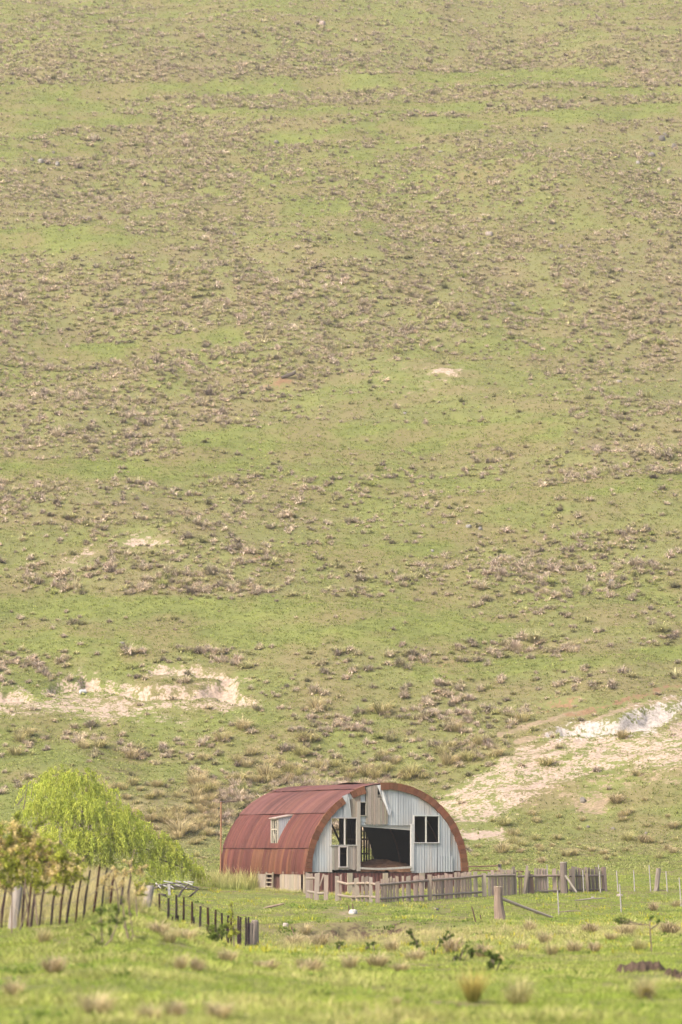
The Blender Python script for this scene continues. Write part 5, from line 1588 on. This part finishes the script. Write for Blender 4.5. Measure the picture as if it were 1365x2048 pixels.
o = scatter_mesh("tussock_grass", COARSE + MIDM + FARM, P, rot[rest], size[rest], wh, tv, M['blade'], zs=rng.uniform(.95, 1.5, n))
tag(o, kind='stuff')
print("tussocks", n, "solo", len(solo))

# short turf on the hill: little tufts that roughen it
TURF = [tuft(7, .13 + .04 * (k % 3), .30, .045, lean=1.15, droop=.5, root=(0.9, .9, .9), tip=(1.1, 1.1, 1.1), vary=.18, r=rng) for k in range(8)]
X, Y = sample_land(230000, 224, 585, -120, 1485, power=.6)
Z, mk = height(X, Y, True); soil = mk[0].max(0); dry = mk[1]
kp = rng.random(len(X)) < np.clip(1.05 - soil * 1.6, .03, 1)
X, Y, Z, dry = X[kp], Y[kp], Z[kp], dry[kp]
n = len(X)
d = np.clip(dry + rng.normal(0, .25, n) + .6 * (fbm(X / 2.5, Y / 3.5, 95) - .5), 0, 1)[:, None]
gcol = np.where(rng.random((n, 1)) < .5, np.array([G_FRESH]), np.array([G_DEEP]))
tv = 2.3 * (gcol * (1 - d) + np.array([C_STRAW]) * d) * rng.normal(1, .16, (n, 1)).clip(.5, 1.5)
o = scatter_mesh("hill_grass", TURF, np.stack([X, Y, Z], -1), rng.random(n) * 6.28, rng.uniform(.6, 1.5, n), rng.integers(0, 8, n), tv, M['blade'])
tag(o, kind='stuff')

X, Y = sample_land(90000, 224, 345, -60, 1425, power=.3)
Z, mk = height(X, Y, True); soil = mk[0].max(0); dry = mk[1]
kp = rng.random(len(X)) < np.clip(1.05 - soil * 1.6, .02, 1)
X, Y, Z, dry = X[kp], Y[kp], Z[kp], dry[kp]; n = len(X)
d = np.clip(dry + rng.normal(0, .2, n) + .9 * (fbm(X / 1.2, Y / 1.6, 195) - .5), 0, 1)[:, None]
gcol = np.where(rng.random((n, 1)) < .6, np.array([G_FRESH]), np.array([G_DEEP]))
tv = 2.5 * (gcol * (1 - d) + np.array([C_STRAW]) * d) * rng.normal(1, .15, (n, 1)).clip(.5, 1.5)
FINT = [tuft(9, .085 + .02 * (k % 3), .42, .022, lean=1.2, droop=.5, root=(0.95, .95, .95), tip=(1.1, 1.1, 1.1), vary=.15, r=rng) for k in range(6)]
tag(scatter_mesh("slope_grass", FINT, np.stack([X, Y, Z], -1), rng.random(n) * 6.28, rng.uniform(.6, 1.4, n), rng.integers(0, 6, n), tv, M['blade']), kind='stuff')

# paddock grass, thicker towards us
SWARD = [tuft(13, .085 + .025 * (k % 3), .36, .013, lean=.85, droop=.5, root=(0.85, .85, .85), tip=(1.15, 1.12, 1.05), vary=.15, r=rng) for k in range(8)]
def sward(name, n, y0, y1, power, sc, fresh):
    X, Y = sample_land(n, y0, y1, -110, 1475, power)
    Z, mk = height(X, Y, True); soil = mk[0].max(0); dry = mk[1]
    kp = rng.random(len(X)) < np.clip(1.05 - soil * 2.6, .0, 1)
    kp &= ~((((X - SO.x) * AX.x + (Y - SO.y) * AX.y) > .15) & (((X - SO.x) * AX.x + (Y - SO.y) * AX.y) < 2 * RAD - .2) & (((X - SO.x) * BX.x + (Y - SO.y) * BX.y) > .3) & (((X - SO.x) * BX.x + (Y - SO.y) * BX.y) < DEEP))
    X, Y, Z, dry = X[kp], Y[kp], Z[kp], dry[kp]; n = len(X)
    patch = fbm(X / 1.6, Y / 2.4, 97); near_shed = sstep(-4.5, -.5, -np.hypot(X - SO.x, Y - SO.y) + 9.0)
    d = np.clip((dry - .1) * 1.0 + rng.normal(0, .16, n) + .9 * (patch - .5), 0, 1)[:, None]
    f = fbm(X / 3.0, Y / 4.0, 98)[:, None]
    gcol = np.array([(0.325, .400, .072)]) * f + np.array([(0.210, .285, .052)]) * (1 - f)
    tv = (gcol * (1 - d) + np.array([(0.58, .49, .26)]) * d) * rng.normal(1, .15, (n, 1)).clip(.5, 1.5)
    sz = rng.uniform(.55, 1.35, n) * sc * (0.75 + .8 * sstep(.5, .8, patch)) * (1 - .35 * near_shed)
    tag(scatter_mesh(name, SWARD, np.stack([X, Y, Z], -1), rng.random(n) * 6.28, sz, rng.integers(0, 8, n), tv, M['blade']), kind='stuff')
sward("paddock_grass", 75000, 46, 150, .4, 1.0, 1)
sward("meadow_grass", 60000, 146, 236, .6, 1.15, 1)

# broad leaved weeds in dark patches of the paddock
LW = [tuft(11, .15, .36, .05, lean=.9, droop=.7, root=(0.10, .15, .03), tip=(0.19, .27, .05), vary=.25, r=rng) for k in range(4)]
X, Y = sample_land(9000, 50, 178, -110, 1475, .5)
_u = W0 / 2 + F * X / Y
kp = rng.random(len(X)) < np.maximum(sstep(.55, .75, fbm(X / 1.3, Y / 2.2, 123)) * .8, (Y > 152.5) & (Y < 160) & (_u > 560) & (_u < 920) & (fbm(X / 1.1, Y / 2, 124) > .5))
X, Y = X[kp], Y[kp]; Z = height(X, Y); n = len(X)
tag(scatter_mesh("leafy_weeds", LW, np.stack([X, Y, Z], -1), rng.random(n) * 6.28, rng.uniform(.4, 1.3, n), rng.integers(0, 4, n), rng.normal(1, .2, (n, 1)).clip(.5, 1.6) * np.ones((1, 3)), M['blade']), kind='stuff')

# tan standing grass behind the left fence and on the gully's lip
SEED = [tuft(16, .62 + .1 * (k % 3), .35, .014, lean=.38, droop=.45, root=(0.30, .29, .12), tip=(0.58, .47, .26), vary=.15, r=rng) for k in range(6)]
X, Y = sample_land(26000, 92, 182, -110, 1475, .5)
px_ = W0 / 2 + F * X / Y
w1 = sstep(96, 101, Y) * (1 - sstep(250, 330, px_)) * (1 - sstep(165, 182, Y))
w2 = sstep(114, 124, Y) * (1 - sstep(136, 146, Y)) * sstep(500, 590, px_) * (1 - .85 * sstep(930, 1120, px_)) * .22
kp = rng.random(len(X)) < (w1 * .6 + w2) * sstep(.40, .58, fbm(X / 1.5, Y / 2, 99))
X, Y = X[kp], Y[kp]; Z = height(X, Y); n = len(X)
tag(scatter_mesh("dry_grass", SEED, np.stack([X, Y, Z], -1), rng.random(n) * 6.28, rng.uniform(.35, .9, n) * np.where(px_[kp] > 420, .6, 1), rng.integers(0, 6, n), rng.normal(1, .14, (n, 1)).clip(.6, 1.4) * np.ones((1, 3)), M['blade']), kind='stuff')

# weeds with seed heads along the shed's rusty side
WEED = [tuft(20, .9 + .15 * (k % 3), .4, .022, lean=.35, droop=.4, root=(0.28, .34, .09), tip=(0.62, .56, .27), vary=.18, r=rng) for k in range(5)]
n = 200; s_ = rng.random(n) * (DEEP - ysplit + 1.2) + ysplit - .6; o_ = -rng.random(n)**1.4 * 1.4 - .12
X = SO.x + AX.x * o_ + BX.x * s_; Y = SO.y + AX.y * o_ + BX.y * s_
n2 = 260; s2 = rng.random(n2) * ysplit; o2 = -rng.random(n2) * .5 - .12
X = np.concatenate([X, SO.x + AX.x * o2 + BX.x * s2]); Y = np.concatenate([Y, SO.y + AX.y * o2 + BX.y * s2]); hsc = np.concatenate([rng.uniform(.35, .95, n), rng.uniform(.08, .22, n2)])
n3 = 420; s3 = rng.random(n3) * 9.4; o3 = -rng.random(n3) * 3.2 - .1
X = np.concatenate([X, SO.x + AX.x * s3 + BX.x * o3]); Y = np.concatenate([Y, SO.y + AX.y * s3 + BX.y * o3]); hsc = np.concatenate([hsc, rng.uniform(.08, .22, n3)])
Z = height(X, Y); N_ = len(X)
tag(scatter_mesh("tall_weeds", WEED, np.stack([X, Y, Z], -1), rng.random(N_) * 6.28, hsc, rng.integers(0, 5, N_), rng.normal(1, .14, (N_, 1)).clip(.6, 1.4) * np.ones((1, 3)), M['blade']), kind='stuff')

# yellow flowers in the paddock: small upright sprigs
FLOW = [tuft(5, .16, .18, .022, lean=.5, droop=.2, root=(0.14, .18, .04), tip=(0.70, .60, .05), r=rng) for k in range(4)]
X, Y = sample_land(5200, 95, 200, -60, 1430, .6)
kp = rng.random(len(X)) < sstep(.45, .7, fbm(X / 4, Y / 5, 88)) * .45
n3 = 150; s3 = rng.random(n3) * 14; o3 = -rng.random(n3) * 2.5 - .3
X = np.concatenate([X[kp], SO.x + AX.x * s3 + BX.x * o3]); Y = np.concatenate([Y[kp], SO.y + AX.y * s3 + BX.y * o3])
Z = height(X, Y); n = len(X)
tag(scatter_mesh("wildflowers", FLOW, np.stack([X, Y, Z], -1), rng.random(n) * 6.28, rng.uniform(.7, 1.4, n), rng.integers(0, 4, n), np.ones((n, 3)), M['blade']), kind='stuff')


# ------------------------------------------------------------------ the air
def haze_box(density):
    mb = MB(); mb.box((-560, -30, -8), (560, 720, 190), (1, 1, 1))
    m, nt, N, L = new_mat("air")
    v = N.new("ShaderNodeVolumePrincipled"); v.inputs['Color'].default_value = (0.96, 0.92, 0.86, 1); v.inputs['Density'].default_value = density; v.inputs['Anisotropy'].default_value = 0.2
    o = N.new("ShaderNodeOutputMaterial"); L.new(v.outputs[0], o.inputs['Volume'])
    tag(mb.build("haze", m), kind='stuff')


haze_box(0.00018)
